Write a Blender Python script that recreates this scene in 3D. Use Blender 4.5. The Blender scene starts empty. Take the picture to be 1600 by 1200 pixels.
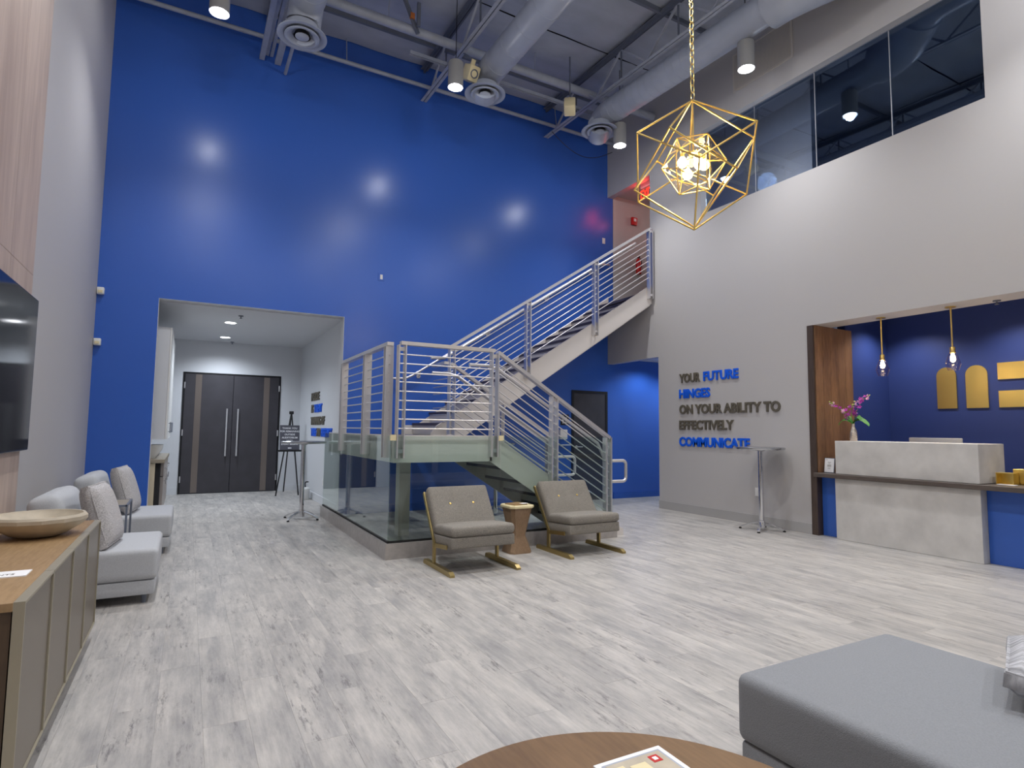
import bpy, bmesh, math, random
from mathutils import Vector, Matrix
random.seed(7)
scn = bpy.context.scene
COL = scn.collection
PI = math.pi

# ------------------------------------------------------------------ camera, world, exposure
cam_d = bpy.data.cameras.new('camera')
cam = bpy.data.objects.new('camera', cam_d)
COL.objects.link(cam)
scn.camera = cam
cam_d.sensor_width = 36.0
cam_d.lens = 36.0 * 914.507 / 1600.0
cam_d.clip_start = 0.02
H = 1.30


def cam_axes(yaw, pitch, roll):
    cy, sy, cp, sp = math.cos(yaw), math.sin(yaw), math.cos(pitch), math.sin(pitch)
    f = Vector((sy * cp, cy * cp, sp))
    r = Vector((cy, -sy, 0))
    u = r.cross(f)
    c, s = math.cos(roll), math.sin(roll)
    return c * r + s * u, -s * r + c * u, f


_r, _u, _f = cam_axes(.503950, .0784187, .0112829)
_m = Matrix((_r, _u, -_f)).transposed().to_4x4()
cam.matrix_world = Matrix.Translation((0, 0, H)) @ _m

scn.view_settings.view_transform = 'Standard'
scn.view_settings.look = 'None'
scn.view_settings.gamma = 1.0
scn.view_settings.use_curve_mapping = False
scn.view_settings.exposure = 0.35

world = bpy.data.worlds.new('world')
scn.world = world
world.use_nodes = True
world.node_tree.nodes['Background'].inputs[0].default_value = (.10, .13, .20, 1)
world.node_tree.nodes['Background'].inputs[1].default_value = 0.5


def lamp(name, kind, loc, power, color=(1, 1, 1), size=.08, angle=100, blend=.6, rot=(0, 0, 0), sx=None):
    d = bpy.data.lights.new(name, kind)
    d.energy = power
    d.color = color
    if kind == 'SPOT':
        d.spot_size = math.radians(angle)
        d.spot_blend = blend
        d.shadow_soft_size = size
    elif kind == 'POINT':
        d.shadow_soft_size = size
    elif kind == 'AREA':
        d.size = size
        if sx:
            d.shape = 'RECTANGLE'
            d.size_y = sx
    o = bpy.data.objects.new(name, d)
    o.location = loc
    o.rotation_euler = rot
    COL.objects.link(o)
    return o


# light power constants
P_DOWN = 205
P_OMNI = 18
P_RECESS = 150
P_HALL = 75
P_NICHE = 60
P_CHAND = 15

# ------------------------------------------------------------------ materials


def s2l(c):
    return tuple(((v / 255) / 12.92 if v / 255 <= .04045 else ((v / 255 + .055) / 1.055) ** 2.4) for v in c) + (1,)


MATS = {}


def mat(name, rgb, rough=.6, metal=0., noise=0., nscale=8., bump=0., bscale=60., spec=None, stretch=(1, 1, 1), rgb2=None, detail=4., coat=0.):
    if name in MATS:
        return MATS[name]
    m = bpy.data.materials.new(name)
    m.use_nodes = True
    nt = m.node_tree
    b = nt.nodes['Principled BSDF']
    b.inputs['Base Color'].default_value = s2l(rgb)
    b.inputs['Roughness'].default_value = rough
    b.inputs['Metallic'].default_value = metal
    if spec is not None:
        b.inputs['Specular IOR Level'].default_value = spec
    if coat:
        b.inputs['Coat Weight'].default_value = coat
        b.inputs['Coat Roughness'].default_value = .25
    if noise or bump:
        g = nt.nodes.new('ShaderNodeNewGeometry')
        mp = nt.nodes.new('ShaderNodeMapping')
        mp.inputs['Scale'].default_value = stretch
        nt.links.new(g.outputs['Position'], mp.inputs['Vector'])
    if noise:
        n = nt.nodes.new('ShaderNodeTexNoise')
        n.inputs['Scale'].default_value = nscale
        n.inputs['Detail'].default_value = detail
        nt.links.new(mp.outputs[0], n.inputs['Vector'])
        r = nt.nodes.new('ShaderNodeValToRGB')
        c2 = rgb2 if rgb2 else tuple(max(0, v * (1 - noise)) for v in rgb)
        r.color_ramp.elements[0].position = .3
        r.color_ramp.elements[0].color = s2l(c2)
        r.color_ramp.elements[1].position = .7
        r.color_ramp.elements[1].color = s2l(rgb)
        nt.links.new(n.outputs['Fac'], r.inputs[0])
        nt.links.new(r.outputs[0], b.inputs['Base Color'])
    if bump:
        n2 = nt.nodes.new('ShaderNodeTexNoise')
        n2.inputs['Scale'].default_value = bscale
        n2.inputs['Detail'].default_value = 3
        nt.links.new(mp.outputs[0], n2.inputs['Vector'])
        bp = nt.nodes.new('ShaderNodeBump')
        bp.inputs['Strength'].default_value = bump
        bp.inputs['Distance'].default_value = .01
        nt.links.new(n2.outputs['Fac'], bp.inputs['Height'])
        nt.links.new(bp.outputs[0], b.inputs['Normal'])
    MATS[name] = m
    return m


def emis(name, rgb, strength):
    m = bpy.data.materials.new(name)
    m.use_nodes = True
    b = m.node_tree.nodes['Principled BSDF']
    b.inputs['Base Color'].default_value = s2l(rgb)
    b.inputs['Emission Color'].default_value = s2l(rgb)
    b.inputs['Emission Strength'].default_value = strength
    return m


def glass(name, tint, f0=.04, rough=0.0, refl=(1, 1, 1)):
    m = bpy.data.materials.new(name)
    m.use_nodes = True
    nt = m.node_tree
    nt.nodes.remove(nt.nodes['Principled BSDF'])
    out = nt.nodes['Material Output']
    t = nt.nodes.new('ShaderNodeBsdfTransparent')
    t.inputs[0].default_value = tuple(tint) + (1,)
    g = nt.nodes.new('ShaderNodeBsdfGlossy')
    g.inputs['Roughness'].default_value = rough
    g.inputs[0].default_value = tuple(refl) + (1,)
    # Schlick reflectance, the same from both faces of a thin pane
    geo = nt.nodes.new('ShaderNodeNewGeometry')
    dt = nt.nodes.new('ShaderNodeVectorMath'); dt.operation = 'DOT_PRODUCT'
    nt.links.new(geo.outputs['Normal'], dt.inputs[0]); nt.links.new(geo.outputs['Incoming'], dt.inputs[1])
    ab = nt.nodes.new('ShaderNodeMath'); ab.operation = 'ABSOLUTE'
    nt.links.new(dt.outputs['Value'], ab.inputs[0])
    om = nt.nodes.new('ShaderNodeMath'); om.operation = 'SUBTRACT'; om.inputs[0].default_value = 1
    nt.links.new(ab.outputs[0], om.inputs[1])
    pw = nt.nodes.new('ShaderNodeMath'); pw.operation = 'POWER'; pw.inputs[1].default_value = 5
    nt.links.new(om.outputs[0], pw.inputs[0])
    f = nt.nodes.new('ShaderNodeMath'); f.operation = 'MULTIPLY_ADD'
    f.inputs[1].default_value = 1 - f0; f.inputs[2].default_value = f0
    nt.links.new(pw.outputs[0], f.inputs[0])
    mx = nt.nodes.new('ShaderNodeMixShader')
    nt.links.new(f.outputs[0], mx.inputs[0])
    nt.links.new(t.outputs[0], mx.inputs[1])
    nt.links.new(g.outputs[0], mx.inputs[2])
    nt.links.new(mx.outputs[0], out.inputs[0])
    return m


def floor_mat():
    m = bpy.data.materials.new('whitewashed_plank')
    m.use_nodes = True
    nt = m.node_tree
    N, L = nt.nodes, nt.links
    b = N['Principled BSDF']
    g = N.new('ShaderNodeNewGeometry')
    oi = N.new('ShaderNodeObjectInfo')
    add = N.new('ShaderNodeMath'); add.operation = 'ADD'
    L.new(g.outputs['Random Per Island'], add.inputs[0]); L.new(oi.outputs['Random'], add.inputs[1])
    fr = N.new('ShaderNodeMath'); fr.operation = 'FRACT'
    L.new(add.outputs[0], fr.inputs[0])
    sc = N.new('ShaderNodeVectorMath'); sc.operation = 'SCALE'
    cmb = N.new('ShaderNodeCombineXYZ')
    L.new(fr.outputs[0], cmb.inputs[0]); L.new(fr.outputs[0], cmb.inputs[1]); L.new(fr.outputs[0], cmb.inputs[2])
    L.new(cmb.outputs[0], sc.inputs[0]); sc.inputs['Scale'].default_value = 37.0
    ad = N.new('ShaderNodeVectorMath'); ad.operation = 'ADD'
    L.new(g.outputs['Position'], ad.inputs[0]); L.new(sc.outputs[0], ad.inputs[1])

    def tex(scale, st, detail, rough=.6):
        mp = N.new('ShaderNodeMapping'); mp.inputs['Scale'].default_value = st
        L.new(ad.outputs[0], mp.inputs['Vector'])
        n = N.new('ShaderNodeTexNoise'); n.inputs['Scale'].default_value = scale
        n.inputs['Detail'].default_value = detail; n.inputs['Roughness'].default_value = rough
        L.new(mp.outputs[0], n.inputs['Vector'])
        return n
    n1 = tex(8, (1, .22, 1), 9, .72)          # broad cloudy wear
    n2 = tex(55, (1, .05, 1), 6, .7)     # long fine grain
    n3 = tex(34, (1, .16, 1), 9, .8)    # dark scratchy patches
    r1 = N.new('ShaderNodeValToRGB')
    e = r1.color_ramp.elements
    e[0].position = .32; e[0].color = s2l((146, 144, 143))
    e[1].position = .66; e[1].color = s2l((192, 187, 181))
    L.new(n1.outputs['Fac'], r1.inputs[0])
    r3 = N.new('ShaderNodeValToRGB')
    e = r3.color_ramp.elements
    e[0].position = .52; e[0].color = (0, 0, 0, 1)
    e[1].position = .62; e[1].color = (1, 1, 1, 1)
    L.new(n3.outputs['Fac'], r3.inputs[0])
    mask = N.new('ShaderNodeMath'); mask.operation = 'MULTIPLY'
    r4 = N.new('ShaderNodeValToRGB')
    r4.color_ramp.elements[0].position = .45; r4.color_ramp.elements[1].position = .62
    n4 = tex(5, (1, .25, 1), 3)
    L.new(n4.outputs['Fac'], r4.inputs[0])
    L.new(r3.outputs[0], mask.inputs[0]); L.new(r4.outputs[0], mask.inputs[1])
    mx = N.new('ShaderNodeMix'); mx.data_type = 'RGBA'
    L.new(mask.outputs[0], mx.inputs[0]); L.new(r1.outputs[0], mx.inputs[6]); mx.inputs[7].default_value = s2l((120, 117, 116))
    mr = N.new('ShaderNodeMapRange')
    mr.inputs['From Min'].default_value = .3; mr.inputs['From Max'].default_value = .7
    mr.inputs['To Min'].default_value = .86; mr.inputs['To Max'].default_value = 1.08
    L.new(n2.outputs['Fac'], mr.inputs['Value'])
    pr = N.new('ShaderNodeMapRange')
    pr.inputs['To Min'].default_value = .96; pr.inputs['To Max'].default_value = 1.02
    L.new(fr.outputs[0], pr.inputs['Value'])
    mm = N.new('ShaderNodeMath'); mm.operation = 'MULTIPLY'
    L.new(mr.outputs[0], mm.inputs[0]); L.new(pr.outputs[0], mm.inputs[1])
    ml = N.new('ShaderNodeVectorMath'); ml.operation = 'SCALE'
    L.new(mx.outputs[2], ml.inputs[0]); L.new(mm.outputs[0], ml.inputs['Scale'])
    L.new(ml.outputs[0], b.inputs['Base Color'])
    b.inputs['Roughness'].default_value = .42
    b.inputs['Specular IOR Level'].default_value = .4
    bp = N.new('ShaderNodeBump'); bp.inputs['Strength'].default_value = .12; bp.inputs['Distance'].default_value = .004
    L.new(n2.outputs['Fac'], bp.inputs['Height']); L.new(bp.outputs[0], b.inputs['Normal'])
    return m


def wood(name, c1, c2, axis='y', scale=6., rough=.45, ring=18.):
    m = bpy.data.materials.new(name)
    m.use_nodes = True
    N, L = m.node_tree.nodes, m.node_tree.links
    b = N['Principled BSDF']
    g = N.new('ShaderNodeTexCoord')
    mp = N.new('ShaderNodeMapping')
    st = {'x': (.12, 1, 1), 'y': (1, .12, 1), 'z': (1, 1, .12)}[axis]
    mp.inputs['Scale'].default_value = st
    L.new(g.outputs['Object'], mp.inputs[0])
    n = N.new('ShaderNodeTexNoise'); n.inputs['Scale'].default_value = scale; n.inputs['Detail'].default_value = 6; n.inputs['Distortion'].default_value = .6
    n2 = N.new('ShaderNodeTexNoise'); n2.inputs['Scale'].default_value = scale * ring; n2.inputs['Detail'].default_value = 3
    L.new(mp.outputs[0], n.inputs[0]); L.new(mp.outputs[0], n2.inputs[0])
    a = N.new('ShaderNodeMix'); a.inputs[0].default_value = .4
    L.new(n.outputs['Fac'], a.inputs[2]); L.new(n2.outputs['Fac'], a.inputs[3])
    r = N.new('ShaderNodeValToRGB')
    r.color_ramp.elements[0].position = .36; r.color_ramp.elements[0].color = s2l(c2)
    r.color_ramp.elements[1].position = .62; r.color_ramp.elements[1].color = s2l(c1)
    L.new(a.outputs[0], r.inputs[0]); L.new(r.outputs[0], b.inputs['Base Color'])
    b.inputs['Roughness'].default_value = rough
    return m


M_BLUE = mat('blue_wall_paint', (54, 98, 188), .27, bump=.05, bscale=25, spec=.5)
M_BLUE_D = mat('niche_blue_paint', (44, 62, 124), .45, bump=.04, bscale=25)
M_GRAY = mat('warm_gray_paint', (184, 181, 180), .5, bump=.05, bscale=30)
M_WHITE = mat('recess_gray_paint', (206, 208, 212), .55, bump=.05, bscale=30)
M_BASEB = mat('baseboard_paint', (168, 166, 165), .4)
M_BASEBLUE = mat('blue_baseboard_paint', (42, 90, 180), .35)
M_FLOOR = floor_mat()
M_JOINT = mat('plank_joint', (150, 148, 146), .8)
M_CEIL = mat('insulation_foil_gray', (182, 188, 200), .42, noise=.10, nscale=1.5, bump=.6, bscale=3.2, stretch=(1, 2.2, 1))
M_STEELP = mat('gray_painted_steel', (168, 174, 188), .42, noise=.06, nscale=9)
M_STEELD = mat('dark_painted_steel', (104, 110, 124), .45)
M_DUCT = mat('gray_painted_duct', (164, 171, 186), .34, noise=.05, nscale=4, bump=.05, bscale=6)
M_SS = mat('brushed_stainless', (222, 220, 221), .36, metal=.8, bump=.02, bscale=200, stretch=(1, 1, .1))
M_CHROME = mat('polished_chrome', (225, 226, 230), .1, metal=1.)
M_STAIRP = mat('light_gray_stair_paint', (216, 210, 206), .4)
M_TREAD = mat('dark_speckled_tread', (78, 74, 92), .6, noise=.25, nscale=120)
M_PLINTH = mat('brushed_metal_base', (190, 184, 180), .38, metal=.55, noise=.08, nscale=20)
M_BLACKD = mat('charcoal_door', (62, 60, 66), .45, noise=.12, nscale=5)
M_BLACK = mat('black_metal', (20, 20, 24), .4)
M_BRASS = mat('brushed_brass', (236, 204, 124), .32, metal=1.)
M_BRASSD = mat('aged_brass', (170, 150, 100), .36, metal=.85)
M_FRAMEP = mat('pale_brass_trim', (176, 168, 148), .4, metal=.5)
M_STRIP = mat('dull_metal_strip', (132, 122, 116), .3, metal=.6)
M_GOLD = mat('gold_panel', (240, 212, 128), .34, metal=1., bump=.03, bscale=120, stretch=(1, 1, .2))
M_CHAIR = mat('taupe_tweed', (150, 144, 135), .9, noise=.28, nscale=160, bump=.4, bscale=260)
M_SOFA = mat('light_gray_upholstery', (190, 192, 196), .85, noise=.07, nscale=180, bump=.25, bscale=300)
M_SOFA2 = mat('mid_gray_upholstery', (138, 140, 144), .85, noise=.07, nscale=180, bump=.25, bscale=300)
M_PILLOW = mat('pale_ribbed_pillow', (216, 212, 212), .9, noise=.3, nscale=90, bump=.6, bscale=120, stretch=(1, 1, 3))
M_WOODTOP = wood('oak_console_top', (166, 136, 98), (134, 106, 72), 'y', 5)
M_WOODSIDE = wood('dark_oak_side', (92, 74, 56), (70, 55, 42), 'z', 5)
M_CLAD = wood('pale_wood_cladding', (196, 176, 162), (168, 148, 136), 'z', 2.2, .5, 8)
M_NICHEW = wood('walnut_niche_panel', (142, 106, 76), (102, 74, 54), 'z', 4)
M_NICHEE = wood('dark_walnut_edge', (78, 64, 56), (58, 46, 40), 'z', 4)
M_LEDGE = wood('gray_brown_ledge', (92, 82, 76), (70, 62, 58), 'y', 4)
M_STOOLW = wood('oak_side_table', (150, 124, 98), (124, 98, 74), 'z', 7)
M_COFFEE = wood('walnut_coffee_table', (122, 94, 64), (98, 72, 46), 'y', 4)
M_PANELG = mat('taupe_lacquer', (118, 108, 94), .35, metal=.25)
M_CONC = mat('pale_concrete', (208, 205, 201), .55, noise=.09, nscale=5, bump=.08, bscale=18)
M_BOWL = mat('cream_stone_bowl', (196, 184, 164), .6, noise=.1, nscale=14)
M_TVB = mat('tv_screen_black', (10, 12, 18), .08)
M_TVF = mat('tv_frame_black', (14, 15, 18), .25)
M_TXTB = mat('bronze_letter', (92, 86, 74), .5)
M_TXTBL = mat('blue_letter', (14, 92, 220), .4)
M_PLATE = mat('white_plastic', (226, 226, 224), .4)
M_CREAM = mat('cream_plastic', (228, 214, 172), .45)
M_RED = mat('red_plastic', (190, 24, 26), .4)
M_PAPER = mat('white_paper', (240, 240, 242), .7)
M_SIGNG = mat('slate_sign_board', (84, 84, 94), .6)
M_CABIN = mat('cream_cabinet_side', (206, 192, 166), .5)
M_CABF = mat('gray_cabinet_front', (158, 150, 146), .45)
M_COUNTER = mat('taupe_countertop', (150, 140, 124), .35)
M_LEAF = mat('green_leaf', (60, 130, 44), .5)
M_STEM = mat('green_stem', (90, 140, 60), .5)
M_ORCHID = mat('magenta_petal', (200, 70, 190), .6, noise=.2, nscale=60)
M_ORCHIDP = mat('pale_pink_petal', (230, 180, 220), .6)
M_BUD = mat('yellow_green_bud', (190, 200, 110), .6)
M_SILV = mat('hammered_silver', (200, 190, 180), .25, metal=.9, bump=.9, bscale=70)
M_MONITOR = mat('silver_monitor', (196, 198, 202), .35, metal=.3)
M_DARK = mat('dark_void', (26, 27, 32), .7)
M_UPROOM = mat('upper_room_reflect_navy', (36, 50, 92), .6)  # navy stands in for the blue reflected in the upper window
M_LAMPB = mat('gray_lamp_cylinder', (150, 150, 150), .45)
M_GRILLE = mat('pale_grille', (200, 194, 186), .5)
M_RUBBER = mat('black_rubber', (18, 18, 18), .8)
M_ALU = mat('aluminium_mullion', (200, 200, 204), .35, metal=.6)
M_ORANGE = mat('orange_tag', (190, 110, 50), .6)
E_LAMP = emis('lit_lamp_disc', (245, 248, 255), 14)
E_BULB = emis('lit_warm_bulb', (255, 224, 150), 40)
E_EXIT = emis('lit_red_letter', (255, 40, 24), 2.6)
G_CLEAR = glass('clear_glass', (.90, .95, .93), .04)
G_STAIR = glass('green_tinted_glass', (.88, .94, .92), .035)
G_WIN = glass('upper_window_glass', (.72, .80, .92), .16, 0.0, (.62, .78, 1.0))  # gloss tinted blue to imitate the mirrored blue wall
G_CHAND = glass('clear_chandelier_glass', (.97, .96, .92), .04)
G_PEND = glass('smoky_pendant_glass', (.93, .90, .94), .05)
G_STORE = glass('storefront_glass', (.7, .74, .76), .05)
G_TOP = mat('spun_aluminium_top', (190, 192, 196), .22, metal=1.)

# ------------------------------------------------------------------ mesh builder


class MB:
    def __init__(s):
        s.bm = bmesh.new()

    def _xf(s, vs, M):
        if M is not None:
            for v in vs:
                v.co = M @ v.co

    def box(s, x0, x1, y0, y1, z0, z1, M=None, bev=0., seg=2, mi=0):
        vs = [s.bm.verts.new(p) for p in ((x0, y0, z0), (x1, y0, z0), (x1, y1, z0), (x0, y1, z0), (x0, y0, z1), (x1, y0, z1), (x1, y1, z1), (x0, y1, z1))]
        fs = [s.bm.faces.new([vs[i] for i in f]) for f in ((3, 2, 1, 0), (4, 5, 6, 7), (0, 1, 5, 4), (1, 2, 6, 5), (2, 3, 7, 6), (3, 0, 4, 7))]
        for f in fs:
            f.material_index = mi
        if bev > 0:
            es = list({e for f in fs for e in f.edges})
            r = bmesh.ops.bevel(s.bm, geom=es, offset=bev, segments=seg, profile=.5, affect='EDGES')
            vs = list({v for f in r['faces'] for v in f.verts} | {v for v in vs if v.is_valid})
        s._xf(vs, M)
        return s

    def cyl(s, p0, p1, r, n=12, r2=None, caps=True, mi=0):
        p0, p1 = Vector(p0), Vector(p1)
        r2 = r if r2 is None else r2
        d = (p1 - p0)
        q = d.to_track_quat('Z', 'Y')
        A, B = [], []
        for i in range(n):
            a = 2 * PI * i / n
            o = Vector((math.cos(a), math.sin(a), 0))
            A.append(s.bm.verts.new(p0 + q @ (o * r)))
            B.append(s.bm.verts.new(p1 + q @ (o * r2)))
        for i in range(n):
            f = s.bm.faces.new((A[i], A[(i + 1) % n], B[(i + 1) % n], B[i])); f.material_index = mi
        if caps:
            s.bm.faces.new(A[::-1]).material_index = mi
            s.bm.faces.new(B).material_index = mi
        return s

    def bar(s, p0, p1, w, h, up=(0, 0, 1), mi=0):
        p0, p1 = Vector(p0), Vector(p1)
        d = (p1 - p0).normalized()
        u = Vector(up)
        sd = d.cross(u).normalized()
        u = sd.cross(d).normalized()
        vs = []
        for p in (p0, p1):
            for a, b in ((-1, -1), (1, -1), (1, 1), (-1, 1)):
                vs.append(s.bm.verts.new(p + sd * (a * w / 2) + u * (b * h / 2)))
        for f in ((3, 2, 1, 0), (4, 5, 6, 7), (0, 1, 5, 4), (1, 2, 6, 5), (2, 3, 7, 6), (3, 0, 4, 7)):
            s.bm.faces.new([vs[i] for i in f]).material_index = mi
        return s

    def tube(s, pts, r, n=8, closed=False, mi=0):
        pts = [Vector(p) for p in pts]
        rings = []
        N = len(pts)
        prev = None
        for i, p in enumerate(pts):
            if closed:
                t = (pts[(i + 1) % N] - pts[i - 1]).normalized()
            else:
                t = (pts[min(i + 1, N - 1)] - pts[max(i - 1, 0)]).normalized()
            if prev is None:
                up = Vector((0, 0, 1)) if abs(t.z) < .9 else Vector((1, 0, 0))
                a = t.cross(up).normalized()
            else:
                a = (prev - t * prev.dot(t)).normalized()
            prev = a
            b = t.cross(a)
            rings.append([s.bm.verts.new(p + (a * math.cos(2 * PI * k / n) + b * math.sin(2 * PI * k / n)) * r) for k in range(n)])
        for i in range(N if closed else N - 1):
            A, B = rings[i], rings[(i + 1) % N]
            for k in range(n):
                s.bm.faces.new((A[k], A[(k + 1) % n], B[(k + 1) % n], B[k])).material_index = mi
        if not closed:
            s.bm.faces.new(rings[0][::-1]); s.bm.faces.new(rings[-1])
        return s

    def lathe(s, prof, c=(0, 0, 0), n=24, M=None):
        rings = []
        allv = []
        for r, z in prof:
            if r < 1e-5:
                v = s.bm.verts.new((c[0], c[1], c[2] + z)); rings.append([v]); allv.append(v)
            else:
                ring = [s.bm.verts.new((c[0] + r * math.cos(2 * PI * k / n), c[1] + r * math.sin(2 * PI * k / n), c[2] + z)) for k in range(n)]
                rings.append(ring); allv += ring
        for A, B in zip(rings, rings[1:]):
            for k in range(n):
                a0, a1 = A[k % len(A)], A[(k + 1) % len(A)]
                b0, b1 = B[k % len(B)], B[(k + 1) % len(B)]
                vs = []
                for v in (a0, a1, b1, b0):
                    if v not in vs:
                        vs.append(v)
                if len(vs) >= 3:
                    s.bm.faces.new(vs)
        s._xf(allv, M)
        return s

    def prism(s, pts, d, mi=0):
        """polygon pts (3d, planar) extruded by vector d"""
        d = Vector(d)
        A = [s.bm.verts.new(Vector(p)) for p in pts]
        B = [s.bm.verts.new(Vector(p) + d) for p in pts]
        n = len(A)
        s.bm.faces.new(A[::-1]).material_index = mi
        s.bm.faces.new(B).material_index = mi
        for i in range(n):
            s.bm.faces.new((A[i], A[(i + 1) % n], B[(i + 1) % n], B[i])).material_index = mi
        return s

    def mesh(s, name, smooth=35, keepnormals=False):
        bm = s.bm
        if not keepnormals:
            bmesh.ops.recalc_face_normals(bm, faces=bm.faces)
        if smooth:
            ca = math.radians(smooth)
            for f in bm.faces:
                f.smooth = True
            for e in bm.edges:
                if len(e.link_faces) == 2:
                    e.smooth = e.calc_face_angle(0) < ca
                else:
                    e.smooth = False
        me = bpy.data.meshes.new(name)
        bm.to_mesh(me)
        bm.free()
        return me


def link(name, me, mats, parent=None, origin=None):
    if not isinstance(mats, (list, tuple)):
        mats = [mats]
    if len(me.materials) == 0:
        for m in mats:
            me.materials.append(m)
    if origin is not None and parent is None:
        me.transform(Matrix.Translation(-Vector(origin)))
    o = bpy.data.objects.new(name, me)
    COL.objects.link(o)
    if origin is not None and parent is None:
        o.location = origin
    if parent is not None:
        o.parent = parent
        o.matrix_parent_inverse = world_of(parent).inverted()
    return o


def world_of(o):
    m = Matrix.Translation(o.location) @ o.rotation_euler.to_matrix().to_4x4()
    if o.parent:
        m = world_of(o.parent) @ o.matrix_parent_inverse @ m
    return m


def obj(name, mb, mats, parent=None, smooth=35, origin=None):
    return link(name, mb.mesh(name, smooth), mats, parent, origin)


def tag(o, label=None, cat=None, group=None, kind=None):
    if label: o['label'] = label
    if cat: o['category'] = cat
    if group: o['group'] = group
    if kind: o['kind'] = kind
    return o


def thing(name, loc, label, cat, group=None):
    o = bpy.data.objects.new(name, None)
    o.empty_display_size = .1
    o.location = loc
    COL.objects.link(o)
    return tag(o, label, cat, group)


def struct(name, mb, mats, parent=None, smooth=0):
    o = obj(name, mb, mats, parent, smooth)
    if parent is None:
        o['kind'] = 'structure'
    return o


KIDS = {}


def copy_tree(root, delta, label=None, rotz=None):
    """copy a thing with all parts and sub-parts, moved by delta"""
    def rec(o, parent):
        c = o.copy()
        COL.objects.link(c)
        if parent is not None:
            c.parent = parent
            c.matrix_parent_inverse = o.matrix_parent_inverse.copy()
        for ch in o.children:
            rec(ch, c)
        return c
    kids_of = rec(root, None)
    kids_of.location = root.location + Vector(delta)
    if rotz is not None:
        kids_of.rotation_euler = (0, 0, rotz)
    if label:
        kids_of['label'] = label
    return kids_of


def dup_part(o, delta=(0, 0, 0)):
    c = o.copy()
    COL.objects.link(c)
    c.parent = o.parent
    c.matrix_parent_inverse = o.matrix_parent_inverse.copy()
    c.location = o.location + Vector(delta)
    return c


def text_mesh(s, size=1., extrude=.01, offset=0., align='LEFT'):
    cu = bpy.data.curves.new('text', 'FONT')
    cu.body = s
    cu.size = size
    cu.extrude = extrude
    cu.offset = offset
    cu.align_x = align
    cu.resolution_u = 3
    o = bpy.data.objects.new('text', cu)
    COL.objects.link(o)
    bpy.context.view_layer.update()
    me = bpy.data.meshes.new_from_object(o.evaluated_get(bpy.context.evaluated_depsgraph_get()))
    bpy.data.objects.remove(o)
    bpy.data.curves.remove(cu)
    return me


def bounds(me):
    xs = [v.co.x for v in me.vertices]; ys = [v.co.y for v in me.vertices]; zs = [v.co.z for v in me.vertices]
    return (min(xs), max(xs), min(ys), max(ys), min(zs), max(zs))


def lettering(word, width, height, thick, M, mats, parent, partname='letter'):
    """each letter a part; word fitted to width x height, laid in XY then moved by M"""
    full = text_mesh(word, 1, .01, .036)
    fx0, fx1, fy0, fy1, _, _ = bounds(full)
    sx, sy = width / (fx1 - fx0), height / .74
    pos = 0
    for i, ch in enumerate(word):
        if ch == ' ':
            continue
        pre = text_mesh(word[:i + 1], 1, .01, .036)
        px1 = bounds(pre)[1]
        me = text_mesh(ch, 1, .5, .036)
        x0, x1, *_r2 = bounds(me)
        off = px1 - x1 - fx0
        me.transform(Matrix.Translation((off, 0.036, 0)))
        me.transform(Matrix.Diagonal((sx, sy, thick, 1)))
        me.transform(M)
        link(partname, me, mats, parent)


def wall_holes(axis, pos0, pos1, u0, u1, z0, z1, holes):
    """boxes filling a wall slab with rectangular holes. axis 'x': slab between x=pos0..pos1, u is y."""
    us = sorted({u0, u1} | {h[0] for h in holes} | {h[1] for h in holes})
    b = MB()
    for a, c in zip(us, us[1:]):
        mid = (a + c) / 2
        cuts = sorted([(h[2], h[3]) for h in holes if h[0] < mid < h[1]])
        z = z0
        for h0, h1 in cuts + [(z1, z1)]:
            if h0 > z + 1e-4:
                if axis == 'x':
                    b.box(pos0, pos1, a, c, z, h0)
                else:
                    b.box(a, c, pos0, pos1, z, h0)
            z = max(z, h1)
    return b


# ------------------------------------------------------------------ key dimensions (metres)
XL, XR, YB, YF = -1.105, 7.13, 9.06, -2.6
WT = .13
ZC = 7.40                      # roof height at the blue wall
SLOPE = .033


def roof(y):
    return ZC - SLOPE * (YB - y)


# ================================================================== STRUCTURE
# floor slab and planks
fl = MB()
fl.box(XL - .1, 10.6, YF - .1, YB + .0, -.06, -.006)
fl.box(-1.0, 2.3, YB, 13.1, -.06, -.006)
floor = struct('floor', fl, M_JOINT)
PW, PL = .182, 1.22
rects = []
areas = [(XL, XR, YF, YB), (XR, 9.0, 0.6, 4.76), (XR, 10.5, 7.65, YB), (-.9, 2.06, YB, 13.0)]
ci = 0
x = XL - .05
fwd2 = Vector((math.sin(.504), math.cos(.504)))
while x < 10.5:
    off = ((ci * 7) % 11) / 11 * PL
    y = YF - off
    while y < 13.1:
        for (ax0, ax1, ay0, ay1) in areas:
            a0, a1 = max(x, ax0), min(x + PW, ax1)
            b0, b1 = max(y, ay0), min(y + PL, ay1)
            if a1 - a0 > .01 and b1 - b0 > .01:
                rects.append((a0, a1, b0, b1))
        y += PL
    x += PW
    ci += 1


def vis_key(r):
    c = Vector(((r[0] + r[1]) / 2, (r[2] + r[3]) / 2))
    d = c.dot(fwd2)
    side = c.dot(Vector((fwd2.y, -fwd2.x)))
    inview = d > .9 and abs(side) < d * .90 + .3
    return (0 if inview else 1, c.length)


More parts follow.
